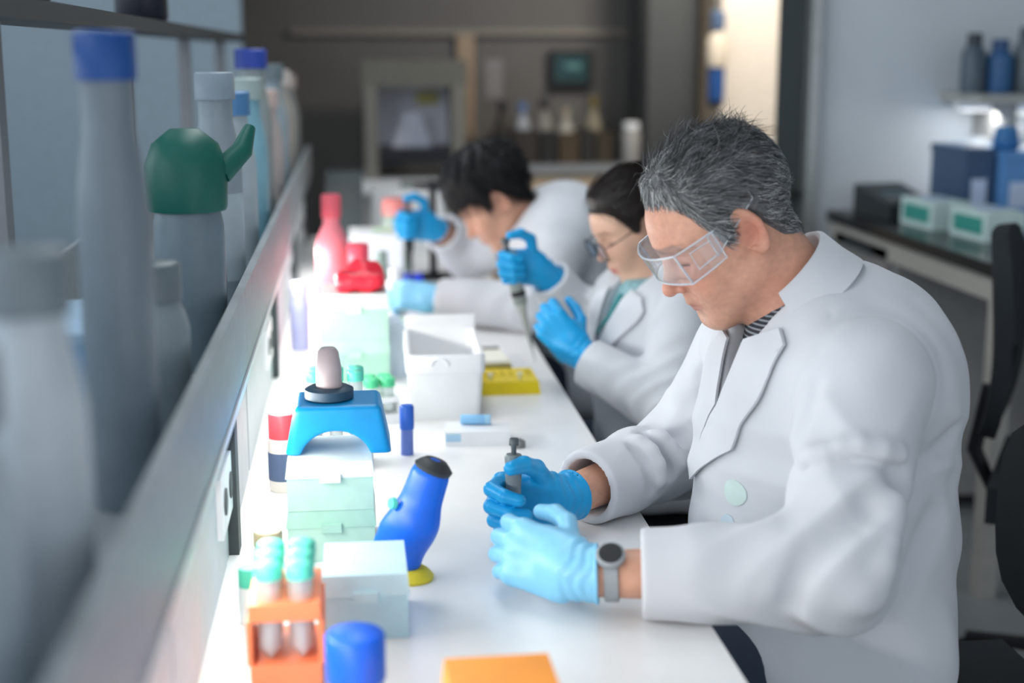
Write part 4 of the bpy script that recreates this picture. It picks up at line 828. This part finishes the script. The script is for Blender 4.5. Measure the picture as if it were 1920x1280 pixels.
for y0 in (.32, 1.31, 2.31, 3.31, 4.31):
    b = BM(); bx(b, (-.196, y0, 0), (-.184, y0+.98, SZ-BZ-.03)); obj('service_panel', b, mat('service_panel_grey', '#b9c1c6', .4), t)
    b = BM(); bx(b, (-.184, y0+.45, .07), (-.176, y0+.60, .15)); s = obj('socket_plate', b, M_white, t, bevel=.003)
    for k in (0, 1):
        b = BM(); lathe(b, [(.018, 0), (.018, .002)], n=16, M=axisM((-.176, y0+.488+k*.074, .11), (-.16, y0+.488+k*.074, .11))); obj('socket_hole', b, M_darkgrey, s)
t = thing('under_shelf_lamp', 'long slim white lamp strip under the front of the reagent shelf', 'lamp', (-.170, 2.35, SZ-.03))
b = BM(); bx(b, (-.010, -2.22, -.012), (.008, 2.22, 0)); obj('housing', b, M_white, t, bevel=.002)
def bottle(name, label, cat, loc, r, h, col, capcol, caph=.03, neck=.5, group=None, rough=.35, label_c=None, trans=0., capr=None, tilt=None):
    t = thing(name, label, cat, loc, 0, group); k = col.strip('#')
    b = BM(); lathe(b, [(r*.92, 0), (r, r*.15), (r, h*.62), (r*.9, h*.70), (r*neck, h*.80), (r*neck, h-caph)], n=24); obj('body', b, mat('bottle_'+k+('t' if trans else ''), col, rough, trans=trans), t, smooth=50)
    cr = capr or r*neck*1.18; b = BM(); lathe(b, [(cr, h-caph-.004), (cr, h-.003), (cr*.9, h)], n=24); obj('cap', b, mat('cap_'+capcol.strip('#'), capcol, .4), t, smooth=50)
    if label_c:
        b = BM(); lathe(b, [(r*1.005, h*.15), (r*1.01, h*.16), (r*1.01, h*.5), (r*1.005, h*.51)], n=24, cap=False); obj('label', b, mat('label_'+label_c.strip('#'), label_c, .7), t, smooth=50)
    return t
G = 'bottles and jars on the reagent shelf'
for i, (y, x, r, h, c, cc, lc, lb) in enumerate((
        (.62, -.225, .032, .25, '#b9c3c9', '#8f9aa0', None, 'pale grey bottle at the near end of the reagent shelf, at the left picture edge'),
        (.80, -.230, .036, .27, '#aab7bf', '#5c676c', None, 'second pale grey bottle from the left edge on the reagent shelf'),
        (.99, -.225, .036, .30, '#c3ccd2', '#7b878d', None, 'tall whitish bottle third from the left edge on the reagent shelf'),
        (1.36, -.225, .034, .45, '#75828b', '#1f4f96', None, 'very tall grey bottle with blue cap on the reagent shelf'),
        (1.62, -.230, .040, .20, '#8f9ca2', '#6e7a80', None, 'squat grey bottle between the blue capped and green lidded bottles'),
        (2.16, -.235, .040, .26, '#93a0a6', '#a2adb2', None, 'grey jar just beyond the green lidded bottle'),
        (2.40, -.225, .040, .40, '#8b98a0', '#8796a2', '#a9b6bd', 'tall grey bottle with pale label halfway along the shelf'),
        (2.75, -.230, .045, .36, '#a8b4ba', '#4b7fae', None, 'pale bottle with mid blue cap on the reagent shelf'),
        (3.05, -.225, .045, .38, '#7fb0c0', '#9fb2b0', None, 'cyan tinted bottle on the reagent shelf'),
        (3.35, -.230, .045, .44, '#8f9b9c', '#2b45a0', None, 'tall grey bottle with deep blue cap near the far end of the shelf'),
        (3.70, -.225, .045, .34, '#b3aaa6', '#c7b5ad', None, 'beige pink bottle near the far end of the reagent shelf'),
        (4.05, -.230, .050, .40, '#93a3ab', '#6a7a80', None, 'large blue grey bottle near the far end of the shelf'),
        (4.45, -.230, .050, .38, '#a7a39b', '#d5cfc8', None, 'sand coloured bottle with white cap toward the far end of the shelf'),
        (4.90, -.230, .050, .36, '#8c8f8c', '#b9a9a4', None, 'last grey bottle at the far end of the reagent shelf'))):
    bottle('shelf_bottle', lb, 'bottle', (x, y, SZ), r, h, c, cc, .04, .7, G, label_c=lc)
t = thing('green_lid_bottle', 'grey canister with a large dark green lid on the reagent shelf', 'canister', (-.228, 1.98, SZ), 0)
b = BM(); lathe(b, [(.045, 0), (.048, .01), (.048, .20), (.044, .22)], n=24); obj('body', b, mat('bottle_6f8089', '#6f8089', .4), t, smooth=50)
b = BM(); lathe(b, [(.052, .22), (.054, .225), (.056, .28), (.045, .31), (.02, .33)], n=24); l = obj('lid', b, mat('dark_green_plastic', '#0f5f53', .45), t, smooth=50)
b = BM(); tube(b, [(.045, 0, .27), (.075, .02, .30), (.085, .04, .33)], [.018, .015, .008]); obj('spout', b, mat('dark_green_plastic', '#0f5f53', .45), l, smooth=50)
for i, (y, lb) in enumerate(((.95, 'pale blue carton on the reagent shelf behind the rail, nearest the camera'), (1.62, 'pale blue carton on the reagent shelf behind the squat bottle'))):
    t = thing('carton', lb, 'carton', (-.335, y, SZ), 0, 'pale blue cartons on the reagent shelf'); b = BM(); bx(b, (-.05, -.11, 0), (.05, .11, .13)); obj('box', b, mat('carton_blue', '#7fa6c6', .6), t, bevel=.003)
    b = BM(); bx(b, (-.051, -.111, .13), (.051, .111, .14)); obj('lid', b, mat('carton_lid', '#9dbbd2', .6), t, bevel=.002)
bottle('upper_bottle', 'dark bottle on the upper reagent shelf at the top left corner', 'bottle', (-.44, 1.95, BZ+.745), .055, .22, '#0e1a26', '#1a1a1a', .03, .6)
bottle('upper_bottle', 'black bottle with purple cap on the upper reagent shelf', 'bottle', (-.44, 3.15, BZ+.745), .055, .25, '#1b1e2a', '#4b3550', .03, .6)
# ------------------------------------------------------------------ things on the bench
def tip_box(name, label, loc, sx, sy, h, body, lid, rz=0., group=None, n=1):
    t = thing(name, label, 'box', loc, rz, group)
    b = BM(); tbox(b, (-sx/2, -sy/2, 0), (sx/2, sy/2, h*.68), 1.0); obj('base', b, body, t, bevel=.005)
    b = BM(); tbox(b, (-sx/2-.002, -sy/2-.002, h*.68), (sx/2+.002, sy/2+.002, h), .95); l = obj('lid', b, lid, t, bevel=.006)
    b = BM(); bx(b, (-.014, -sy/2-.007, h*.60), (.014, -sy/2-.001, h*.76)); obj('latch', b, lid, l, bevel=.002)
    return t
mint = mat('mint_translucent', '#b4d9c9', .3); mintl = mat('mint_lid', '#e2ece7', .35); aqua = mat('aqua_translucent', '#b3d7e3', .3)
tip_box('tip_box', 'mint green tip box at the bottom of the near stack', (-.042, 1.93, BZ), .118, .14, .072, mint, mat('mint_mid', '#a5d0be', .35), 0, 'mint tip boxes')
tip_box('tip_box', 'white lidded mint tip box on top of the near stack', (-.042, 1.93, BZ+.0725), .116, .138, .068, mint, mintl, 0, 'mint tip boxes')
tip_box('tip_box', 'pale mint tip box at the bottom of the far stack behind the white bin', (-.008, 3.00, BZ), .145, .15, .095, mat('mint_mid', '#a5d0be', .35), mint, 0, 'mint tip boxes')
tip_box('tip_box', 'white lidded tip box on top of the far stack, under the red folded pouch', (-.008, 3.00, BZ+.0955), .143, .148, .095, mint, mintl, 0, 'mint tip boxes')
tip_box('aqua_box', 'pale aqua plastic box in front of the near tip box stack', (.002, 1.65, BZ), .100, .12, .080, aqua, mat('aqua_lid', '#bfdde6', .35))
# blue arched carrier resting on the near stack
t = thing('blue_carrier', 'bright blue arched plastic carrier on top of the near tip box stack', 'carrier', (-.030, 1.945, BZ+.1408))
def arch(p):
    tp = np.clip((p[:, 2])/.07, 0, 1); q = p.copy(); q[:, 0] = p[:, 0]/(1.10-.22*tp)
    d = rbx(q, (0, 0, .030), (.066, .050, .038), .008); c = np.sqrt(((p[:, 0]+.004)/1.15)**2+(p[:, 2]+.010)**2)-.042
    return smax(smax(d, -c, .006), -p[:, 2], .002)
sculpt('arch', arch, (-.1, -.07, -.02), (.1, .07, .09), .003, mat('bright_blue_plastic', '#0793d2', .4), t)
b = BM(); lathe(b, [(.030, .068), (.034, .07), (.034, .082), (.028, .085)], n=20, c=(-.012, 0, 0)); obj('dark_collar', b, mat('navy_collar', '#23465c', .4), t, smooth=50)
b = BM(); lathe(b, [(.018, .085), (.018, .11), (.014, .135), (.010, .14)], n=16, c=(-.012, 0, 0)); obj('neck', b, mat('rosy_grey', '#b7a9ab', .4), t, smooth=50)
# teal capped tubes in racks
def tube_rack(name, label, loc, nx, ny, pitch, rh, rackm, capm, th, rz=0., r=.012, tubem=None):
    t = thing(name, label, 'rack', loc, rz); w, d = nx*pitch/2+.004, ny*pitch/2+.004
    b = BM(); bx(b, (-w, -d, 0), (w, d, rh*.35)); obj('base', b, rackm, t, bevel=.003); b = BM(); bx(b, (-w, -d, rh*.82), (w, d, rh)); obj('top_plate', b, rackm, t, bevel=.003)
    for s in (-1, 1):
        b = BM(); bx(b, (s*w-.003, -d, rh*.35), (s*w+.003, d, rh*.82)); obj('side', b, rackm, t)
    for i in range(nx):
        for j in range(ny):
            c = ((i-(nx-1)/2)*pitch, (j-(ny-1)/2)*pitch, 0); b = BM(); lathe(b, [(.003, rh*.36), (r*.85, rh*.5), (r*.85, th-.014)], n=14, c=c); tb = obj('tube', b, tubem or clearmat('clear_tube', '#eef4f4', .35), t, smooth=50)
            b = BM(); lathe(b, [(r, th-.016), (r, th-.002), (r*.85, th)], n=14, c=c); obj('cap', b, capm, tb, smooth=50)
    return t
M_tealcap = mat('teal_cap', '#5ed6bd', .4); M_orange = mat('orange_plastic', '#ff8d5c', .4)
tube_rack('tube_rack', 'orange tube rack with teal capped tubes at the bottom left of the bench', (-.085, 1.50, BZ), 2, 3, .034, .105, M_orange, M_tealcap, .145, 0, .0155)
tube_rack('tube_rack', 'white tube rack with teal capped tubes behind the blue carrier', (-.040, 2.33, BZ), 3, 2, .034, .10, M_white, M_tealcap, .165, 0, .014)
tube_rack('tube_rack', 'low grey tube rack with green caps left of the white bin', (.035, 2.62, BZ), 2, 2, .030, .05, M_white, mat('green_cap', '#4fc98e', .4), .085, .2, .0145)
# bottles with caps along the back of the bench
bottle('bench_bottle', 'white bottle with red cap standing at the bench back left of the blue carrier', 'bottle', (-.122, 2.20, BZ), .024, .125, '#ece4da', '#f0535e', .05, .75, None, label_c='#5b6c8c', capr=.022)
bottle('bench_bottle', 'small cream bottle with brown cap beside the orange tube rack', 'bottle', (-.122, 1.78, BZ), .020, .075, '#e9e3dc', '#b0a583', .015, .8)
bottle('bench_bottle', 'small bottle with teal cap at the bench back near the shelf', 'bottle', (-.138, 1.66, BZ), .014, .070, '#e2ebe9', '#57cfae', .02, .8)
bottle('bench_bottle', 'bottle with big blue screw cap at the bottom of the picture', 'bottle', (-.010, 1.38, BZ), .029, .098, '#8fb0f2', '#1763e6', .045, .85, None, capr=.031)
bottle('bench_bottle', 'small bottle with purple label at the bottom left under the shelf', 'bottle', (-.145, 1.22, BZ), .018, .10, '#c7b7e0', '#d3a08f', .02, .8)
bottle('bench_bottle', 'white squeeze bottle beside the far man and the green tray', 'bottle', (.100, 3.66, BZ), .030, .135, '#eef0ef', '#f3f5f5', .03, .5)
bottle('bench_bottle', 'small red dropper bottle just behind the pale blue upright box', 'bottle', (.078, 3.30, BZ), .014, .070, '#ee4458', '#ee4458', .025, .5)
bottle('bench_bottle', 'tall pink bottle behind the red pouch, left one', 'bottle', (-.058, 3.42, BZ), .040, .35, '#f08d99', '#ef6a78', .05, .5)
bottle('bench_bottle', 'tall red bottle behind the red pouch, right one', 'bottle', (.004, 3.36, BZ), .036, .24, '#f4566a', '#f4566a', .04, .6)
bottle('bench_bottle', 'small lilac bottle at the bench back beside the pink bottle', 'bottle', (-.135, 3.30, BZ), .022, .16, '#b9bde6', '#c9cdec', .03, .7)
bottle('bench_bottle', 'slim grey green bottle beyond the far tip box stack', 'bottle', (.070, 3.95, BZ), .022, .14, '#93a59c', '#7d918a', .03, .6)
# red folded pouch on the far stack
t = thing('red_pouch', 'crumpled bright red pouch on top of the far tip box stack', 'pouch', (.006, 2.985, BZ+.1906))
def pouch(p): return smax(smin(rbx(p, (0, 0, .020), (.052, .045, .020), .016), ell(p, (.008, .01, .042), (.036, .03, .022)), .02)-.004*rdg(p[:, 0]*70+p[:, 1]*40)-.003*noise3(p, 60.), -p[:, 2], .002)
sculpt('body', pouch, (-.08, -.08, -.02), (.08, .08, .10), .003, mat('red_film', '#f52f45', .35), t)
# the open white bin
t = thing('white_bin', 'open square white plastic bin in the middle of the bench', 'bin', (.164, 2.735, BZ), math.radians(-1))
Wm = mat('bin_white', '#f2f3f4', .35, var=.02); wx, wy, hh = .072, .135, .127
b = BM()
def ring(x, y, z, r_=.012):
    out = []
    for cx, cy, a0 in ((x-r_, y-r_, 0), (-x+r_, y-r_, 90), (-x+r_, -y+r_, 180), (x-r_, -y+r_, 270)):
        for k in range(5): a = math.radians(a0+k*22.5); out.append((cx+r_*math.cos(a), cy+r_*math.sin(a), z))
    return out
prof = [ring(wx*.90, wy*.92, 0), ring(wx*.985, wy*.985, .090), ring(wx*1.03, wy*1.02, .092), ring(wx*1.03, wy*1.02, hh-.003), ring(wx*1.01, wy*1.01, hh), ring(wx*.93, wy*.96, hh), ring(wx*.91, wy*.95, hh-.004), ring(wx*.84, wy*.88, .006)]
rs = [[b.verts.new(v) for v in r_] for r_ in prof]
for a_, c_ in zip(rs, rs[1:]):
    for k in range(20): b.faces.new((a_[k], a_[(k+1) % 20], c_[(k+1) % 20], c_[k]))
b.faces.new(rs[0][::-1]); b.faces.new(rs[-1]); obj('body', b, Wm, t, smooth=45)
b = BM(); v = bx(b, (-wx*1.0, wy*.98, hh), (wx*1.0, wy*1.02, hh+.028)); obj('hinged_flap', b, Wm, t, bevel=.003)
b = BM(); tube(b, [(.016*math.cos(a)-.012, -wy*1.03, hh-.02+.014*math.sin(a)) for a in np.linspace(0, math.pi, 9)], .0022, 6); obj('finger_ring', b, Wm, t, smooth=50)
# pale blue upright box beside the bin
t = thing('upright_box', 'narrow pale blue box standing upright left of the white bin', 'box', (.072, 3.03, BZ), .1)
b = BM(); bx(b, (-.020, -.05, 0), (.020, .05, .115)); obj('carton', b, mat('pale_blue_card', '#dce9f8', .6), t, bevel=.003); b = BM(); bx(b, (.020, -.048, .005), (.0215, .048, .11)); obj('printed_side', b, mat('print_blue', '#6f97cc', .6), t)
# blue marker standing up
t = thing('blue_marker', 'blue marker standing on end between the bin and the blue carrier', 'marker', (.080, 2.38, BZ)); b = BM(); lathe(b, [(.011, 0), (.011, .045), (.0115, .046)], n=16); obj('barrel', b, mat('marker_body', '#5f78c4', .4), t, smooth=50)
b = BM(); lathe(b, [(.0125, .046), (.0125, .085), (.010, .088)], n=16); obj('cap', b, mat('marker_blue', '#2a63c8', .4), t, smooth=50)
# yellow tip rack with two clear tubes
t = thing('yellow_rack', 'flat bright yellow tube rack right of the white bin', 'rack', (.306, 2.862, BZ), .01)
b = BM(); tbox(b, (-.060, -.068, 0), (.060, .068, .026), .95); obj('block', b, mat('yellow_plastic', '#f2d400', .4), t, bevel=.003)
for k, (x, y) in enumerate(((-.040, -.04), (.020, -.04))):
    b = BM(); lathe(b, [(.0045, .020), (.0045, .034), (.006, .036)], n=12, c=(x, y, 0)); tb = obj('tube', b, mat('clear_white_tube', '#f4f2dd', .3), t, smooth=50)
    b = BM(); lathe(b, [(.0065, .036), (.0065, .040)], n=12, c=(x, y, 0)); obj('tube_lid', b, mat('clear_white_tube', '#f4f2dd', .3), tb, smooth=50)
for i in range(6):
    for j in range(3):
        b = BM(); lathe(b, [(.005, .0262), (.005, .0267)], n=10, c=(-.045+i*.018, .0+j*.02, 0)); obj('well', b, mat('yellow_dark', '#c9ad00', .5), t)
# notepad on a black phone
t = thing('phone', 'flat black phone under the cream notepad behind the yellow rack', 'phone', (.292, 3.06, BZ), .12); b = BM(); bx(b, (-.036, -.072, 0), (.036, .072, .008)); obj('body', b, M_black, t, bevel=.003); b = BM(); bx(b, (-.033, -.066, .008), (.033, .066, .0086)); obj('screen', b, M_blackgloss, t)
t = thing('notepad', 'cream notepad lying behind the yellow rack', 'notepad', (.280, 3.10, BZ+.0088), .10); b = BM(); bx(b, (-.045, -.075, 0), (.045, .075, .010)); obj('pages', b, mat('cream_paper', '#f1efdf', .8), t); b = BM(); bx(b, (-.046, .06, -.0), (.046, .078, .012)); obj('binding', b, M_black, t)
b = BM(); bx(b, (-.045, -.0755, .0), (.045, -.0745, .003)); obj('yellow_edge', b, mat('yellow_plastic', '#f2d400', .4), t)
# white carton with pale blue tube on it, dark cap beside it
t = thing('white_carton', 'low white carton lying in front of the white bin', 'carton', (.208, 2.455, BZ), -.06); b = BM(); bx(b, (-.058, -.035, 0), (.058, .035, .026)); obj('box', b, M_white, t, bevel=.002)
b = BM(); bx(b, (-.056, -.0355, .008), (-.03, -.035, .022)); obj('printed_mark', b, mat('pale_print', '#a9cfe6', .7), t)
t = thing('blue_tube', 'pale blue tube lying on the low white carton', 'tube', (.205, 2.470, BZ+.0355), -.1); b = BM(); lathe(b, [(.007, -.026), (.0092, -.022), (.0092, .016), (.008, .018)], n=16, M=Matrix.Rotation(math.radians(90), 4, 'Y')); obj('barrel', b, mat('sky_plastic', '#8cc4ec', .4), t, smooth=50)
b = BM(); lathe(b, [(.0092, .018), (.0092, .028), (.008, .029)], n=16, M=Matrix.Rotation(math.radians(90), 4, 'Y')); obj('cap', b, mat('sky_cap', '#a9d6f2', .4), t, smooth=50)
t = thing('bottle_stopper', 'small dark stopper lying beside the low white carton', 'stopper', (.276, 2.405, BZ)); b = BM(); lathe(b, [(.012, 0), (.013, .002), (.013, .010), (.011, .012)], n=18); obj('shell', b, mat('dark_cap_grey', '#7c7f80', .5), t, smooth=50); b = BM(); lathe(b, [(.007, .012), (.006, .015)], n=14); obj('nub', b, M_midgrey, t, smooth=50)
# blue pipette filler leaning on its yellow foot
t = thing('pipette_filler', 'deep blue pipette filler with black nose on a yellow foot', 'pipette filler', (.062, 1.785, BZ))
def filler(p): return smin(chain(p, [(-.004, 0, .028), (.004, 0, .075), (.026, 0, .138)], [.020, .030, .026], .02), rcone(p, (-.022, -.0, .060), (-.040, 0, .040), .022, .014), .02)
sculpt('body', filler, (-.09, -.06, -.01), (.09, .06, .19), .003, mat('deep_blue_plastic', '#0f66e0', .35), t)
b = BM(); lathe(b, [(.024, 0), (.026, .006), (.020, .012), (.015, .016)], n=20, M=axisM((.030, 0, .146), (.046, 0, .19))); obj('nose', b, mat('nose_dark', '#33383b', .5), t, smooth=50)
b = BM(); lathe(b, [(.030, 0), (.031, .004), (.024, .012), (.018, .016)], n=22); obj('foot', b, mat('foot_yellow', '#e8d23a', .4), t, smooth=50)
b = BM(); lathe(b, [(.008, 0), (.007, .006)], n=14, M=axisM((-.020, -.012, .108), (-.05, -.03, .115))); obj('button', b, M_tealcap, t, smooth=50)
# orange box at the very front
t = thing('orange_box', 'orange plastic box at the bottom edge of the picture', 'box', (.132, 1.265, BZ), .02); b = BM(); tbox(b, (-.052, -.065, 0), (.052, .065, .062), 1.02); obj('base', b, mat('orange_box', '#ff9a2e', .4), t, bevel=.005)
b = BM(); tbox(b, (-.055, -.068, .062), (.055, .068, .088), .95); l = obj('lid', b, mat('orange_lid', '#ffa23c', .4), t, bevel=.006); b = BM(); bx(b, (.01, -.072, .05), (.035, -.066, .075)); obj('latch', b, mat('latch_pale', '#ffc58a', .4), l, bevel=.002)
# far end of the bench
t = thing('white_crate', 'white plastic box with green label far along the bench', 'box', (.060, 4.25, BZ), 0); b = BM(); tbox(b, (-.075, -.09, 0), (.075, .09, .14), 1.04); obj('body', b, M_white, t, bevel=.006); b = BM(); bx(b, (-.08, -.096, .14), (.08, .096, .16)); obj('lid', b, M_white, t, bevel=.006); b = BM(); bx(b, (-.01, -.02, .16), (.05, .05, .162)); obj('green_label', b, mat('green_print', '#bfe0b4', .7), t)
t = thing('blue_block', 'small deep blue cooling block below the far raised hand', 'block', (.150, 4.02, BZ)); b = BM(); bx(b, (-.035, -.04, 0), (.035, .04, .06)); obj('block', b, mat('royal_blue', '#1440e0', .4), t, bevel=.004)
for i in range(3):
    b = BM(); lathe(b, [(.007, .0602), (.007, .0608)], n=10, c=(-.02+i*.02, 0, 0)); obj('well', b, M_darkgrey, t)
t = thing('green_tray', 'flat green tray behind the white bin', 'tray', (.140, 3.50, BZ)); b = BM(); tbox(b, (-.045, -.06, 0), (.045, .06, .018), 1.05); obj('body', b, mat('emerald_plastic', '#0f9c62', .4), t, bevel=.003); b = BM(); bx(b, (-.04, -.055, .018), (.04, .055, .024)); obj('clear_lid', b, mat('mint_lid2', '#c9e9dc', .3), t, bevel=.002)
t = thing('dark_device', 'dark bench device beyond the red bottles', 'device', (-.035, 4.75, BZ)); b = BM(); bx(b, (-.06, -.08, 0), (.06, .08, .30)); obj('housing', b, mat('device_dark', '#3a4448', .5), t, bevel=.01); b = BM(); bx(b, (-.045, -.084, .18), (.045, -.08, .26)); obj('panel', b, M_darkgrey, t)
t = thing('white_device', 'large white bench instrument at the far end of the bench', 'instrument', (.18, 5.05, BZ)); b = BM(); tbox(b, (-.13, -.15, 0), (.13, .15, .22), .92); obj('housing', b, M_white, t, bevel=.015); b = BM(); bx(b, (-.02, -.08, .22), (.08, .02, .235)); obj('vent', b, mat('vent_grey', '#77807a', .5), t, bevel=.003)
t = thing('red_cap_jar', 'jar with pale red lid behind the far raised hand', 'jar', (.13, 4.52, BZ)); b = BM(); lathe(b, [(.045, 0), (.048, .01), (.048, .16), (.04, .18)]); obj('body', b, mat('bottle_93a59c', '#93a59c', .4), t, smooth=50); b = BM(); lathe(b, [(.046, .18), (.046, .225), (.04, .23)]); obj('lid', b, mat('pale_red', '#e58a86', .5), t, smooth=50)
# pipette stand with black pipettes
t = thing('pipette_stand', 'black pipette stand behind the black haired man', 'stand', (.235, 4.35, BZ)); b = BM(); lathe(b, [(.07, 0), (.07, .01), (.012, .02), (.012, .30)]); obj('column', b, M_black, t, smooth=50); b = BM(); lathe(b, [(.012, .27), (.06, .275), (.06, .29), (.012, .295)]); obj('carousel', b, M_black, t, smooth=50)
# ------------------------------------------------------------------ pipettes held in the hands
def pipette(label, grip, axis, bodym, tipm, tl=.10, sc=1., gz=.122):
    """grip = middle of the handle; axis points up to the plunger"""
    ax = Vector(axis).normalized(); g_ = Vector(grip); o = g_-ax*(tl+gz)*sc; M = axisM(o, o+ax) @ Matrix.Scale(sc, 4)
    t = thing('pipette', label, 'pipette', (0, 0, 0)); z = tl
    b = BM(); lathe(b, [(.0008, 0), (.0022, tl*.45), (.0034, tl*.5), (.0042, tl)], n=14, M=M); obj('tip', b, tipm, t, smooth=50)
    b = BM(); lathe(b, [(.0045, z), (.0062, z+.012), (.0075, z+.035), (.0115, z+.05), (.0125, z+.055)], n=18, M=M); obj('shaft', b, tipm, t, smooth=50)
    b = BM(); lathe(b, [(.0125, z+.055), (.0140, z+.060), (.0135, z+.10), (.0150, z+.14), (.0160, z+.155), (.0130, z+.160)], n=20, M=M); h = obj('handle', b, bodym, t, smooth=50)
    b = BM(); lathe(b, [(.0142, z+.072), (.0146, z+.074), (.0146, z+.080), (.0142, z+.082)], n=20, M=M, cap=False); obj('ring', b, M_black, h, smooth=50)
    b = BM(); lathe(b, [(.0045, z+.160), (.0045, z+.175), (.0085, z+.176), (.0085, z+.186), (.007, z+.188)], n=16, M=M); obj('plunger', b, mat('plunger_grey', '#4d565a', .4), t, smooth=50)
    return t
def grip(hd, a=.082, c=.030): Wp, d, n, s = hd.frame; return Wp+d*a+n*c+s*.005
M_pip = mat('pipette_grey', '#8f9793', .4)
pipette('white and grey pipette held up in the woman\'s raised hand', grip(DB['hr'], .078, .024), (-.24, .02, .97), M_pip, mat('pipette_shaft_grey', '#b7bdb9', .35), .065, 1.12, .132)
pipette('black pipette in the far man\'s raised hand', grip(DC['hr'], .080, .026), (-.05, .0, 1.), M_black, mat('black_shaft', '#22262a', .4), .075, .95)
pipette('grey pipette held upright in the grey haired man\'s hands', grip(DA['hr'], .085, .030)+np.array((0, 0, .045)), (.02, .05, 1.), mat('pipette_dark_grey', '#7d8688', .4), mat('pipette_tip', '#dfe4e6', .35), .03, .8)
